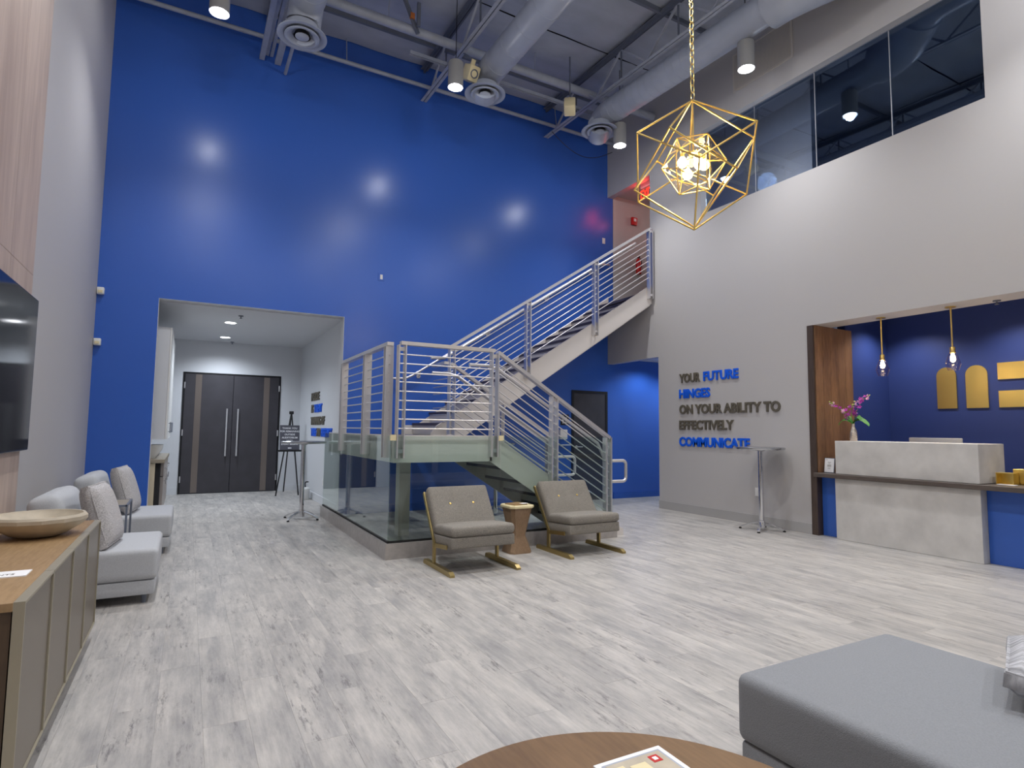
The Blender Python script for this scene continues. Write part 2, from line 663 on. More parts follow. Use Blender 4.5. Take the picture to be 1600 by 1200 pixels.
rects.sort(key=vis_key)
PM = {}
G = .0003
for r in rects[:300]:
    k = (round(r[1] - r[0], 3), round(r[3] - r[2], 3))
    if k not in PM:
        b = MB(); b.box(G, k[0] - G, G, k[1] - G, -.012, 0)
        PM[k] = b.mesh('plank', 0)
        PM[k].materials.append(M_FLOOR)
    o = bpy.data.objects.new('plank', PM[k])
    COL.objects.link(o)
    o.location = (r[0], r[2], random.uniform(-.0004, 0))
    o.parent = floor
b = MB()
for r in rects[300:]:
    b.box(r[0] + G, r[1] - G, r[2] + G, r[3] - G, -.012, random.uniform(-.0004, 0))
tag(struct('far_planks', b, M_FLOOR, floor), kind='stuff')

# blue back wall with the recess opening
OX0, OX1, OZ = -.42, 2.035, 3.01
wb = wall_holes('y', YB, YB + .14, XL - .12, XR + WT, -.006, 7.6, [(OX0, OX1, -.006, OZ)])
wall_back = struct('wall_back', wb, M_BLUE)
# paint returns of the opening
b = MB()
b.box(OX0, OX0 + .004, YB + .001, YB + .139, 0, OZ - .004)
b.box(OX1 - .004, OX1, YB + .001, YB + .139, 0, OZ - .004)
b.box(OX0, OX1, YB + .001, YB + .139, OZ - .004, OZ)
struct('opening_return', b, M_WHITE, wall_back)
# left wall
b = MB(); b.box(XL - .12, XL, YF - .1, YB, -.006, 7.6)
wall_left = struct('wall_left', b, M_GRAY)
# right wall: niche, lower corridor, upper corridor, upper window
NY0, NY1, NZ = .6, 4.84, 2.72
WY0, WY1, WZ0, WZ1 = 2.76, 6.64, 4.82, 6.21
b = wall_holes('x', XR, XR + WT, YF, YB, -.006, 7.6,
               [(NY0, NY1, -.006, NZ), (WY0, WY1, WZ0, WZ1), (7.65, YB, -.006, 2.60), (7.84, YB, 3.71, 5.95)])
wall_right = struct('wall_right', b, M_GRAY)
# front wall behind the camera: glazed storefront
holes = []
for i in range(6):
    x0 = XL + .25 + i * 1.3
    holes.append((x0, x0 + 1.24, .12, 2.75))
b = wall_holes('y', YF - .12, YF, XL - .12, XR + WT, -.006, 7.6, holes)
wall_front = struct('wall_front', b, M_GRAY)
for i, h in enumerate(holes):
    b = MB()
    for (a0, a1, c0, c1) in ((h[0], h[0] + .05, h[2], h[3]), (h[1] - .05, h[1], h[2], h[3]), (h[0] + .05, h[1] - .05, h[2], h[2] + .06), (h[0] + .05, h[1] - .05, h[3] - .06, h[3]), (h[0] + .05, h[1] - .05, 1.0, 1.06)):
        b.box(a0, a1, YF - .09, YF - .02, c0, c1)
    w = struct('window_%d' % (i + 2), b, M_ALU)
    b = MB(); b.box(h[0] + .05, h[1] - .05, YF - .06, YF - .05, h[2] + .06, h[3] - .06)
    struct('glass_pane', b, G_STORE, w)
# baseboards
b = MB(); b.box(XR - .014, XR, NY1 + .001, 7.65, 0, .135)
struct('baseboard_right', b, M_BASEB)
b = MB(); b.box(XL, XL + .014, YF, YB, 0, .12)
struct('baseboard_left', b, M_BASEB)
b = MB(); b.box(XL + .014, OX0, YB - .014, YB, 0, .12)
b.box(OX1, 6.26, YB - .014, YB, 0, .12)
struct('baseboard_back', b, M_BASEBLUE)
b = MB(); b.box(7.262, 10.5, YB - .014, YB, 0, .12)
struct('baseboard_hall', b, M_BASEBLUE)

# roof deck and insulation sheets
b = MB()
b.prism([(XL - .12, YF - .1, roof(YF) + .08), (XL - .12, YB + .14, roof(YB) + .08), (XL - .12, YB + .14, roof(YB) + .2), (XL - .12, YF - .1, roof(YF) + .2)], (XR - XL + .25, 0, 0))
ceiling = struct('ceiling', b, M_DARK)
y = YF
xs = [XL, .78, 3.22, 5.66, XR]
row = 0
while y < YB - .01:
    y1 = min(y + 1.22, YB)
    for xa, xb in zip(xs, xs[1:]):
        b = MB()
        n = 6
        g = .012
        grid = []
        for i in range(n + 1):
            rr = []
            for j in range(5):
                px = xa + g + (xb - xa - 2 * g) * i / n
                py = y + g + (y1 - y - 2 * g) * j / 4
                sag = -.035 * math.sin(PI * i / n) * math.sin(PI * j / 4) + random.uniform(-.012, .012)
                rr.append(b.bm.verts.new((px, py, roof(py) + .03 + sag)))
            grid.append(rr)
        for i in range(n):
            for j in range(4):
                b.bm.faces.new((grid[i][j], grid[i][j + 1], grid[i + 1][j + 1], grid[i + 1][j]))
        obj('insulation_sheet', b, M_CEIL, ceiling, 80)
    y = y1
y = YF + 1.22
while y < YB - .2:
    b = MB(); b.box(XL, XR, y - .02, y + .02, roof(y) - .045, roof(y) + .05)
    obj('purlin', b, M_STEELD, ceiling, 0)
    y += 1.22 * 2

# ---- recess (vestibule with double door)
RX0, RX1, RY, RZ = -.9, 2.06, 13.0, 2.99
b = MB(); b.box(RX0 - .1, RX0, YB + .14, RY + .1, 0, RZ)
struct('wall_recess_left', b, M_WHITE)
b = MB(); b.box(RX1, RX1 + .1, YB + .14, RY + .1, 0, RZ)
struct('wall_recess_right', b, M_WHITE)
DX0, DX1, DZ = -.12, 1.66, 2.36
b = wall_holes('y', RY, RY + .12, RX0, RX1, 0, RZ, [(DX0, DX1, 0, DZ)])
struct('wall_recess_back', b, M_WHITE)
b = MB(); b.box(RX0 - .1, RX1 + .1, YB + .14, RY + .12, RZ, RZ + .1)
struct('ceiling_recess', b, M_WHITE)
b = MB(); b.box(RX1 - .014, RX1, YB + .14, RY, 0, .13)
struct('baseboard_recess_right', b, M_WHITE)
b = MB(); b.box(DX1 + .01, RX1 - .014, RY - .014, RY, 0, .13); b.box(RX0, DX0 - .01, RY - .014, RY, 0, .13)
struct('baseboard_recess_back', b, M_WHITE)
# double door
b = MB(); b.box(DX0 - .03, DX1 + .03, RY + .05, RY + .11, 0, DZ + .0)
b.box(DX0, DX0 + .025, RY - .012, RY + .05, 0, DZ); b.box(DX1 - .025, DX1, RY - .012, RY + .05, 0, DZ)
b.box(DX0 + .025, DX1 - .025, RY - .012, RY + .05, DZ - .025, DZ)
door_1 = struct('door_1', b, M_BLACK)
MX = (DX0 + DX1) / 2
for s in (-1, 1):
    xa, xb = (DX0 + .03, MX - .003) if s < 0 else (MX + .003, DX1 - .03)
    b = MB(); b.box(xa, xb, RY - .005, RY + .045, .01, DZ - .03, bev=.003, seg=1)
    leaf = obj('door_leaf', b, M_BLACKD, door_1, 0)
    cx = DX0 + .27 if s < 0 else DX1 - .27
    b = MB(); b.box(cx - .055, cx + .055, RY - .012, RY - .006, .02, DZ - .04)
    st = obj('metal_strip', b, M_STRIP, leaf, 0); tag(st, 'vertical brushed metal strip')
    hx = MX + s * .10
    b = MB(); b.cyl((hx, RY - .065, .72), (hx, RY - .065, 1.66), .016, 12)
    for z in (.82, 1.56):
        b.cyl((hx, RY - .065, z), (hx, RY - .005, z), .010, 8)
    tag(obj('handle', b, M_SS, leaf), 'long steel pull bar')
    ex = DX0 + .03 if s < 0 else DX1 - .03
    for z in (.28, 1.18, 2.1):
        b = MB(); b.cyl((ex, RY - .014, z - .06), (ex, RY - .014, z + .06), .012, 8)
        obj('hinge', b, M_SS, leaf)
# bathroom door (dark) in blue wall under the stair end
b = MB()
bx0, bx1, bz = 6.27, 7.11, 2.06
b.box(bx0, bx0 + .05, YB - .02, YB - .001, 0, bz); b.box(bx1 - .05, bx1, YB - .02, YB - .001, 0, bz); b.box(bx0 + .05, bx1 - .05, YB - .02, YB - .001, bz - .05, bz)
door_2 = struct('door_2', b, M_BLACK)
b = MB(); b.box(bx0 + .052, bx1 - .052, YB - .012, YB - .001, .005, bz - .052)
leaf = obj('door_leaf', b, M_BLACKD, door_2, 0)
b = MB(); b.cyl((bx0 + .11, YB - .012, 1.0), (bx0 + .11, YB - .06, 1.0), .012, 8); b.cyl((bx0 + .11, YB - .058, 1.0), (bx0 + .22, YB - .058, 1.0), .009, 8)
b.cyl((bx0 + .11, YB - .012, 1.0), (bx0 + .11, YB - .018, 1.0), .028, 14)
obj('handle', b, M_SS, leaf)

# ---- hall behind the right wall, lower level
b = MB(); b.box(XR + WT, 10.6, YB, YB + .14, -.006, 2.9)
struct('wall_hall_back', b, M_BLUE)
b = MB(); b.box(XR + WT, 10.6, 7.53, 7.65, 0, 2.9)
struct('wall_hall_near', b, M_GRAY)
b = MB(); b.box(10.5, 10.6, 7.65, YB, 0, 2.9)
struct('wall_hall_end', b, M_GRAY)
b = MB(); b.box(XR + WT, 10.6, 7.65, YB, 2.72, 2.9)
struct('ceiling_hall', b, M_WHITE)
# ---- upper corridor and dark upper room
b = MB(); b.box(XR + .0, 12.1, 7.84, YB + .0, 3.58, 3.71); b.box(XR + WT, 12.1, .2, 7.84, 3.58, 3.71)
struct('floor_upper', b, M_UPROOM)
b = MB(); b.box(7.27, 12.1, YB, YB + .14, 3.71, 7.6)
struct('wall_upper_back', b, M_GRAY)
b = MB(); b.box(XR + WT, 12.1, 7.72, 7.84, 3.71, 7.6)
struct('wall_upper_near', b, M_GRAY)
b = MB(); b.box(12.0, 12.1, .2, YB, 3.71, 7.6)
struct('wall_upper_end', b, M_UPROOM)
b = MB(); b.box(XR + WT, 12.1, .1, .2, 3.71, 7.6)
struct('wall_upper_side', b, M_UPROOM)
b = MB(); b.box(XR + WT, 12.1, 7.84, YB, 6.02, 6.12)
struct('ceiling_upper_hall', b, M_GRAY)
b = MB(); b.box(XR + WT, 12.1, .2, 7.72, 7.3, 7.4)
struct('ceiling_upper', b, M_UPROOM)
b = MB(); b.box(8.5, 8.6, 5.6, 7.72, 3.71, 7.0)
struct('wall_partition', b, M_GRAY)
# upper window panes
b = MB()
b.box(XR + .108, XR + .126, WY0 + .005, WY1 - .005, WZ0, WZ0 + .012)
b.box(XR + .108, XR + .126, WY0 + .005, WY1 - .005, WZ1 - .012, WZ1)
win = struct('window_1', b, M_STEELD)
ys = [WY0 + .003, 3.735, 4.705, 5.67, WY1 - .003]
for a, c in zip(ys, ys[1:]):
    b = MB(); b.box(XR + .112, XR + .122, a + .005, c - .005, WZ0 + .012, WZ1 - .012)
    struct('glass_pane', b, G_WIN, win)
for yy in ys[1:-1]:
    b = MB(); b.box(XR + .108, XR + .124, yy - .005, yy + .005, WZ0 + .012, WZ1 - .012)
    struct('silicone_joint', b, M_ALU, win)

# ---- reception niche
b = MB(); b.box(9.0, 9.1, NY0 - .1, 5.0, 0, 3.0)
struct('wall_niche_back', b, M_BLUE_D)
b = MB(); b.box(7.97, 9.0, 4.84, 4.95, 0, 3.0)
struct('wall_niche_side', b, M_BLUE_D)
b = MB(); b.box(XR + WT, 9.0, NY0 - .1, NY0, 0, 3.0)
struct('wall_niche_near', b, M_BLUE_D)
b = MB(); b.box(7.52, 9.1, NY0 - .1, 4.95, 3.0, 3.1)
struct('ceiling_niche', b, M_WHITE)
b = MB(); b.box(XR + WT, 7.52, NY0, 4.84, NZ, 3.1)
struct('trim_1', b, M_GRAY)
b = MB(); b.box(XR - .012, 7.96, 4.755, 4.838, 0, NZ - .002)
tr2 = struct('trim_2', b, M_NICHEE)
for i in range(5):
    x0 = 7.145 + i * .163
    b = MB(); b.box(x0 + .0015, x0 + .1615, 4.745, 4.755, .8, NZ - .004)
    obj('veneer_board', b, M_NICHEW, tr2, 0)

# ---- wood cladding on the left wall with TV
b = MB(); b.box(XL, XL + .03, .6, 5.45, 0, 7.1)
cl = struct('trim_3', b, M_WOODSIDE)
yy = 5.45
k = 0
while yy > .7:
    y0 = max(yy - .62, .6)
    for z0, z1 in ((0, 2.4), (2.4, 4.8), (4.8, 7.1)):
        b = MB(); b.box(XL + .03, XL + .05, y0 + .0015, yy - .0015, z0 + .0015, z1 - .0015)
        obj('wood_panel', b, M_CLAD, cl, 0)
    yy = y0

# ================================================================== LIGHT FIXTURES
downs = [(.09, 7.17, 6.0), (3.01, 7.17, 6.0), (6.0, 7.30, 5.98), (6.12, 4.9, 6.0),
         (.09, 4.3, 6.0), (3.0, 4.3, 6.0), (.09, 1.3, 6.0), (3.01, 1.3, 6.0), (6.12, 1.9, 6.0), (1.5, -1.2, 6.0), (5.0, -1.2, 6.0)]
dl_labels = ['hanging cylinder downlight at top left near the left wall', 'hanging cylinder downlight beside the white box speaker',
             'hanging cylinder downlight near the corner above the stair top', 'hanging cylinder downlight in front of the wall grille']
proto = None
for i, (x, y, z) in enumerate(downs):
    lab = dl_labels[i] if i < 4 else 'added hanging cylinder downlight outside the frame, ' + ('over the oak sideboard', 'over the middle of the floor', 'over the left of the camera', 'over the coffee table', 'before the reception ledge', 'by the storefront at left', 'by the storefront at right')[i - 4]
    if proto is None:
        t = thing('pendant_downlight', (x, y, z), lab, 'ceiling light', 'cylinder downlights')
        b = MB(); b.lathe([(.001, .36), (.10, .36), (.105, .35), (.105, 0), (.092, 0), (.088, .03), (.001, .03)], (x, y, z), 28)
        obj('housing', b, M_LAMPB, t)
        b = MB(); b.lathe([(.001, .024), (.082, .024), (.082, .012), (.001, .008)], (x, y, z), 24)
        tag(obj('lens', b, E_LAMP, t), 'glowing white lens')
        b = MB(); b.cyl((x, y, z + .36), (x, y, z + 1.3), .006, 6)
        obj('stem', b, M_BLACK, t)
        proto = t
    else:
        t = copy_tree(proto, (x - downs[0][0], y - downs[0][1], z - downs[0][2]), lab)
    if i > 3:  # unseen rows continuing the grid, added to light the room
        t['group'] = 'added cylinder downlights outside the frame'
    lamp('downlight_lamp', 'SPOT', (x, y, z - .01), P_DOWN, (.97, .98, 1.0), .085, 120, .9)
    lamp('downlight_fill', 'POINT', (x, y, z - .012), P_OMNI * (1 if i < 4 else 2.4), (.96, .97, 1.0), .06)  # omni fill added under each lens to lift ceiling and upright faces

# recessed lights and sprinklers in the recess
for i, (x, y, lab) in enumerate(((.53, 10.46, 'round recessed light in the alcove ceiling, nearer one'), (.54, 12.25, 'round recessed light in the alcove ceiling, nearer the double door'))):
    t = thing('recessed_light', (x, y, RZ), lab, 'ceiling light', 'alcove recessed lights')
    b = MB(); b.lathe([(.085, 0), (.105, -.002), (.105, -.008), (.085, -.006), (.08, 0)], (x, y, RZ), 28); obj('trim_ring', b, M_PLATE, t)
    b = MB(); b.lathe([(.001, -.004), (.082, -.004), (.082, -.001), (.001, -.001)], (x, y, RZ), 24); obj('lens', b, E_LAMP, t)
    lamp('recess_lamp', 'SPOT', (x, y, RZ - .02), P_RECESS, (.82, .90, 1.0), .08, 150, 1.0)
for i, (x, y, z, lab) in enumerate(((.63, 9.72, RZ, 'small fire sprinkler in the alcove ceiling, nearer one'), (.70, 12.85, RZ, 'small fire sprinkler in the alcove ceiling by the double door'), (7.4, 2.86, NZ, 'small fire sprinkler under the reception niche header'))):
    b = MB(); b.cyl((x, y, z), (x, y, z - .012), .035, 14); b.cyl((x, y, z - .012), (x, y, z - .04), .008, 8); b.cyl((x, y, z - .04), (x, y, z - .044), .02, 10)
    tag(obj('sprinkler', b, M_STEELD, origin=(x, y, z)), lab, 'sprinkler', 'fire sprinklers')
lamp('hall_lamp', 'SPOT', (9.2, 8.7, 2.68), P_HALL, (.8, .9, 1), .06, 150, .6)
lamp('hall_lamp_near', 'SPOT', (7.9, 8.5, 2.68), P_HALL * .4, (.8, .9, 1), .06, 150, .6)
lamp('upper_hall_lamp', 'POINT', (9.6, 8.4, 5.8), 12, (1, .93, .86), .1)
lamp('upper_room_lamp', 'POINT', (7.9, 6.0, 5.3), 16, (1, .92, .85), .15)
for x in (8.45,):
    for y in (1.4, 3.2, 4.4):
        lamp('niche_lamp', 'SPOT', (x, y, 2.98), P_NICHE, (1, .93, .84), .06, 130, .7)

# ================================================================== ROOF STEEL, DUCTS, PIPES


def joist(x, lab):
    t = thing('roof_joist', (x, YB, 6.8), lab, 'roof joist', 'open web roof joists')
    y0, y1 = YF + .01, YB - .015
    zb = lambda y: 6.81 - SLOPE * (YB - y)
    zt = lambda y: roof(y) - .035
    for s in (-1, 1):
        b = MB()
        b.bar((x + s * .03, y0, zb(y0)), (x + s * .03, y1, zb(y1)), .045, .008)
        b.bar((x + s * .0115, y0, zb(y0) + .022), (x + s * .0115, y1, zb(y1) + .022), .007, .042)
        obj('bottom_chord', b, M_STEELP, t, 0)
        b = MB()
        b.bar((x + s * .035, y0, zt(y0)), (x + s * .035, y1, zt(y1)), .06, .008)
        b.bar((x + s * .0115, y0, zt(y0) - .03), (x + s * .0115, y1, zt(y1) - .03), .007, .055)
        obj('top_chord', b, M_STEELD, t, 0)
    y = y1 - .35
    k = 0
    while y > y0 + 1.0:
        b = MB()
        b.bar((x, y, zb(y) + .03), (x, y - .62, zt(y - .62) - .05), .028, .028, (1, 0, 0))
        obj('diagonal_web', b, M_STEELP, t, 0)
        b = MB()
        b.bar((x, y - .64, zt(y - .64) - .05), (x, y - 1.2, zb(y - 1.2) + .03), .028, .028, (1, 0, 0))
        obj('diagonal_web', b, M_STEELP, t, 0)
        b = MB()
        b.bar((x, y - .63, zt(y - .63) - .03), (x, y - .63, zb(y - .63) + .02), .02, .02, (1, 0, 0))
        obj('vertical_web', b, M_STEELD, t, 0)
        y -= 1.22
    return t


joist(.80, 'open web steel roof joist at left, behind the largest round diffuser')
joist(3.22, 'open web steel roof joist beside the white box speaker, middle one')
joist(5.66, 'open web steel roof joist on the right, behind the chandelier chain')

# extra steel channel beside joist one
b = MB(); b.bar((.70, YB - .02, 6.74), (.70, 3.0, 6.56), .07, .05)
tag(obj('steel_channel', b, M_STEELP, origin=(.70, YB - .02, 6.7)), 'long gray steel channel running along the left roof joist into the blue wall', 'channel')
b = MB(); b.bar((.92, YB - .02, 6.73), (.92, 7.95, 6.70), .085, .05)
tag(obj('steel_channel', b, M_STEELP, origin=(.92, YB - .02, 6.7)), 'short wide gray steel channel behind the largest round diffuser', 'channel')
b = MB(); b.cyl((1.03, YB - .03, 6.60), (1.03, 7.95, 6.58), .024, 12)
tag(obj('pipe_stub', b, M_STEELP, origin=(1.03, YB - .03, 6.6)), 'short round pipe ending at the blue wall below the largest round diffuser', 'pipe')
b = MB(); b.cyl((-1.09, 8.9, 6.99), (7.12, 8.9, 6.99), .032, 12)
for x in (1.9, 3.4, 5.8):
    b.cyl((x, 8.9, 7.0), (x, 8.97, 7.42), .008, 6)
tag(obj('sprinkler_pipe', b, M_STEELP, origin=(0, 8.9, 6.99)), 'thin gray pipe running along the top of the blue wall', 'pipe')
b = MB(); b.cyl((1.3, 7.68, 6.99), (7.12, 7.74, 6.99), .068, 16)
for x in (2.2, 4.6, 6.4):
    b.cyl((x, 7.7, 7.05), (x, 7.7, 7.4), .008, 6)
tag(obj('main_pipe', b, M_STEELP, origin=(1.3, 7.68, 6.99)), 'thick gray pipe crossing under the ceiling from the left duct to the right wall', 'pipe')
b = MB()
for i in range(60):
    x0 = 2.6 + i * .06
    b.box(x0, x0 + .035, 7.92, 7.96, 6.82, 6.84)
b.box(2.6, 6.2, 7.915, 7.92, 6.80, 6.85); b.box(2.6, 6.2, 7.96, 7.965, 6.80, 6.85)
tag(obj('slotted_channel', b, M_STEELP, origin=(2.6, 7.94, 6.8)), 'slotted gray strut channel hung under the joists', 'channel')
b = MB(); b.box(2.55, 2.60, 7.5, 7.53, 6.95, 7.3); b.bar((2.35, 7.5, 7.3), (2.6, 7.6, 6.9), .04, .05)
br = obj('hanger_bracket', b, M_STEELD, origin=(2.55, 7.5, 7.0)); tag(br, 'small angled pipe bracket with an orange tag under the ceiling', 'bracket')
b = MB(); b.box(2.46, 2.52, 7.52, 7.56, 7.05, 7.13); obj('tag_plate', b, M_ORANGE, br, 0)


def duct(x, y0, ztube, r, dx, dy, dz, lab, ye=-2.4, xe=None, rd=.30):
    """round duct along Y ending in a drop with a round diffuser at dx,dy,dz"""
    t = thing('air_duct', (dx, dy, dz), lab, 'air duct', 'round air ducts')
    xe = x if xe is None else xe
    pts = [(xe, ye, ztube), (x, y0 - .2, ztube)]
    for k in range(1, 9):
        a = k / 8 * PI / 2
        pts.append((x, y0 - .2 + math.sin(a) * .24, ztube - (1 - math.cos(a)) * .24))
    # main run
    b = MB(); b.cyl(pts[0], pts[1], r, 28); obj('tube', b, M_DUCT, t)
    b = MB(); b.tube([pts[1]] + pts[2:] + [(dx, dy, dz + .13)], r * .97, 24); obj('elbow', b, M_DUCT, t)
    n = 14
    for k in range(n):
        f = .02 + k * .045
        p = Vector(pts[1]).lerp(Vector(pts[0]), f)
        q = Vector(pts[1]).lerp(Vector(pts[0]), f + .0012)
        b = MB(); b.cyl(p, q, r + .004, 28); obj('seam_ring', b, M_DUCT, t)
    b = MB(); b.cyl((dx, dy, dz + .05), (dx, dy, dz + .14), rd * .62, 28, r * .9); obj('collar', b, M_DUCT, t)
    b = MB(); b.lathe([(rd, 0), (rd, .012), (rd * .66, .06), (rd * .62, .06), (rd * .64, .035), (rd * .9, -.004), (rd, 0)], (dx, dy, dz), 40)
    obj('diffuser_ring', b, M_DUCT, t)
    b = MB(); b.lathe([(rd * .70, -.012), (rd * .70, 0), (rd * .46, .05), (rd * .42, .05), (rd * .40, .03), (rd * .62, -.014), (rd * .70, -.012)], (dx, dy, dz), 36)
    obj('diffuser_cone', b, M_DUCT, t)
    b = MB(); b.lathe([(rd * .34, .004), (rd * .30, .04), (.0, .04)], (dx, dy, dz), 28)
    obj('diffuser_throat', b, M_DARK, t)
    b = MB(); b.lathe([(rd * .28, -.004), (rd * .28, .004), (rd * .2, .02), (0, .02)], (dx, dy, dz), 24)
    b.lathe([(0, -.022), (rd * .2, -.012), (rd * .28, -.004)], (dx, dy, dz), 24)
    obj('diffuser_core', b, M_STEELP, t)


duct(1.05, 7.45, 6.62, .215, 1.03, 7.46, 6.22, 'round gray duct at left with the largest round diffuser')
duct(3.66, 7.55, 6.58, .20, 3.60, 7.45, 6.22, 'round gray duct in the middle, dropping to a round diffuser beside the white box speaker')
duct(5.86, 7.66, 6.56, .20, 5.74, 7.5, 6.24, 'long round gray duct on the right, running over the chandelier chain', xe=6.06, ye=4.4)
# big elbows against right wall
t = thing('duct_trunk', (6.3, 3.6, 6.6), 'large bulging gray duct fitting at the top right above the upper window', 'air duct')
b = MB(); b.tube([(6.08, 4.5, 6.58), (6.10, 4.3, 6.58), (6.18, 4.1, 6.60), (6.34, 3.9, 6.66), (6.5, 3.75, 6.74)], .27, 26); obj('trunk_elbow', b, M_DUCT, t)
b = MB(); b.tube([(6.46, 3.80, 6.70), (6.62, 3.5, 6.72), (6.55, 1.8, 6.76), (6.55, -2.0, 6.76)], .26, 26); obj('trunk_tube', b, M_DUCT, t)
b = MB(); b.cyl((6.44, 3.82, 6.69), (6.50, 3.74, 6.71), .285, 28); obj('seam_ring', b, M_DUCT, t)

# speakers


def speaker(x, y, z, rx, rz, lab, arm):
    t = thing('box_speaker', (x, y, z), lab, 'speaker', 'cream box speakers')
    M = Matrix.Translation((x, y, z)) @ Matrix.Rotation(rz, 4, 'Z') @ Matrix.Rotation(rx, 4, 'X')
    b = MB(); b.box(-.09, .09, -.10, .10, -.11, .11, M, bev=.02); obj('cabinet', b, M_CREAM, t)
    b = MB(); b.lathe([(.062, .0), (.062, .006), (.05, .01), (.04, -.006), (0, -.02)], (0, 0, 0), 24, M @ Matrix.Translation((0, -.1, 0)) @ Matrix.Rotation(PI / 2, 4, 'X'))
    obj('cone', b, M_STEELD, t)
    b = MB(); b.bar(M @ Vector((0, .02, .11)), M @ Vector((0, .02, .19)), .06, .03, (0, 1, 0)); obj('mount', b, M_CREAM, t)
    b = MB(); b.bar(M @ Vector((0, .02, .18)), (x + arm[0], y + arm[1], z + arm[2]), .016, .016, (0, 1, 0.1)); obj('hanger_rod', b, M_STEELD, t)


speaker(3.35, 7.42, 6.45, .5, .2, 'cream box speaker with round cone beside the middle cylinder downlight', (-.10, .05, .31))
speaker(5.10, 7.44, 6.46, .45, 2.5, 'cream box speaker turned away, hung between two joists', (.02, .03, .86))

# sagging cable
b = MB()
pts = []
for k in range(17):
    f = k / 16
    pts.append((5.6 + 1.4 * f, 8.75, 6.78 - .28 * math.sin(PI * f) - .05 * f))
b.tube(pts, .006, 6)
tag(obj('cable', b, M_BLACK, origin=(5.6, 8.75, 6.78)), 'thin cable sagging under the right roof joist along the blue wall', 'cable')

# wall grille
t = thing('return_grille', (XR, 5.25, 6.55), 'large rectangular perforated air grille high on the gray wall', 'air vent')
gy0, gy1, gz0, gz1 = 4.93, 5.95, 6.52, 7.12
b = MB()
b.box(XR - .014, XR - .001, gy0, gy0 + .03, gz0, gz1); b.box(XR - .014, XR - .001, gy1 - .03, gy1, gz0, gz1)
b.box(XR - .014, XR - .001, gy0 + .03, gy1 - .03, gz0, gz0 + .03); b.box(XR - .014, XR - .001, gy0 + .03, gy1 - .03, gz1 - .03, gz1)
obj('frame', b, M_GRILLE, t, 0)
b = MB(); b.box(XR - .003, XR - .001, gy0 + .03, gy1 - .03, gz0 + .03, gz1 - .03); obj('backing', b, M_STEELD, t, 0)
b = MB()
y = gy0 + .04
while y < gy1 - .03:
    b.box(XR - .009, XR - .005, y, y + .011, gz0 + .03, gz1 - .03); y += .022
z = gz0 + .04
while z < gz1 - .03:
    b.box(XR - .010, XR - .006, gy0 + .03, gy1 - .03, z, z + .010); z += .022
tag(obj('grid', b, M_GRILLE, t, 0), kind='stuff')

# ================================================================== STAIRCASE
st = thing('staircase', (1.86, 5.87, 0), 'steel switchback staircase with landing and horizontal bar railings against the blue wall', 'staircase')
LX0, LX1, LZ = 1.86, 2.97, 1.235
LY0, LY1 = 5.87, YB - .02
F1Y1, F2Y0 = 7.13, 7.80
b = MB(); b.box(LX0 + .012, LX1, LY0 + .012, LY1, 1.17, 1.215); obj('landing_deck', b, M_TREAD, st, 0)
b = MB()
b.box(LX0, LX1 + .02, LY0, LY0 + .012, .95, LZ)
b.box(LX0, LX0 + .012, LY0 + .012, LY1, .95, LZ)
b.box(LX0 + .012, LX1, LY0 + .012, LY1, 1.0, 1.02)
obj('landing_fascia', b, M_STAIRP, st, 0)
b = MB(); b.box(2.30, 2.44, 7.0, 7.14, .0, .95); obj('column', b, M_STAIRP, st, 0)
S1, S2 = -.635, .637


def stringer(pts, y0, name='stringer'):
    b = MB(); b.prism([(p[0], y0, p[1]) for p in pts], (0, .012, 0)); return obj(name, b, M_STAIRP, st, 0)


x_end1 = 4.80
out1 = [(2.97, .95), (2.97, 1.235), (3.03, 1.235), (x_end1, 1.235 + S1 * (x_end1 - 3.03)), (x_end1, 0), (4.40, 0.04)]
out1 = [(2.965, .95), (2.965, 1.235), (3.03, 1.235), (4.86, .075), (4.86, 0), (4.47, 0)]
stringer(out1, LY0)
stringer(out1, F1Y1 - .012)
z2 = lambda x: 2.326 + S2 * (x - 4.634)
sp = [(3.0, 1.0), (3.0, 1.24), (3.08, z2(3.08)), (7.12, z2(7.12)), (7.12, z2(7.12) - .345), (3.22, 1.0)]
stringer(sp, F2Y0)
stringer([(3.0, 1.0), (3.0, 1.36), (3.22, 1.36), (7.12, z2(7.12) + .02), (7.12, z2(7.12) - .33), (3.22, 1.0)], YB - .035)
# bright nosing strips on stringer edge
for y, f in ((F2Y0, 1), (F2Y0 + .05, 0)):
    if f:
        b = MB(); b.bar((3.08, y + .006, z2(3.08) + .003), (7.12, y + .006, z2(7.12) + .003), .03, .006); obj('edge_strip', b, M_STAIRP, st, 0)
# lower flight: 7 risers of .176 ; treads go down towards +X
for k in range(6):
    zt = LZ - .02 - .174 * (k + 1)
    x0 = LX1 + .28 * k
    b = MB(); b.box(x0, x0 + .30, LY0 + .013, F1Y1 - .013, zt - .035, zt); obj('tread', b, M_TREAD, st, 0)
    b = MB(); b.box(x0, x0 + .008, LY0 + .013, F1Y1 - .013, zt, zt + .139); obj('riser', b, M_STAIRP, st, 0)
for k in range(13):
    zt = LZ - .02 + .178 * (k + 1)
    x0 = 3.17 + .28 * k
    b = MB(); b.box(x0 - .02, x0 + .28, F2Y0 + .013, YB - .036, zt - .035, zt); obj('tread', b, M_TREAD, st, 0)
    b = MB(); b.box(x0, x0 + .008, F2Y0 + .013, YB - .036, zt - .178, zt - .035); obj('riser', b, M_STAIRP, st, 0)
b = MB(); b.bar((3.22, (F2Y0 + YB) / 2 - .01, 1.0), (7.10, (F2Y0 + YB) / 2 - .01, z2(7.10) - .36), YB - F2Y0 - .06, .01); obj('soffit_pan', b, M_STAIRP, st, 0)
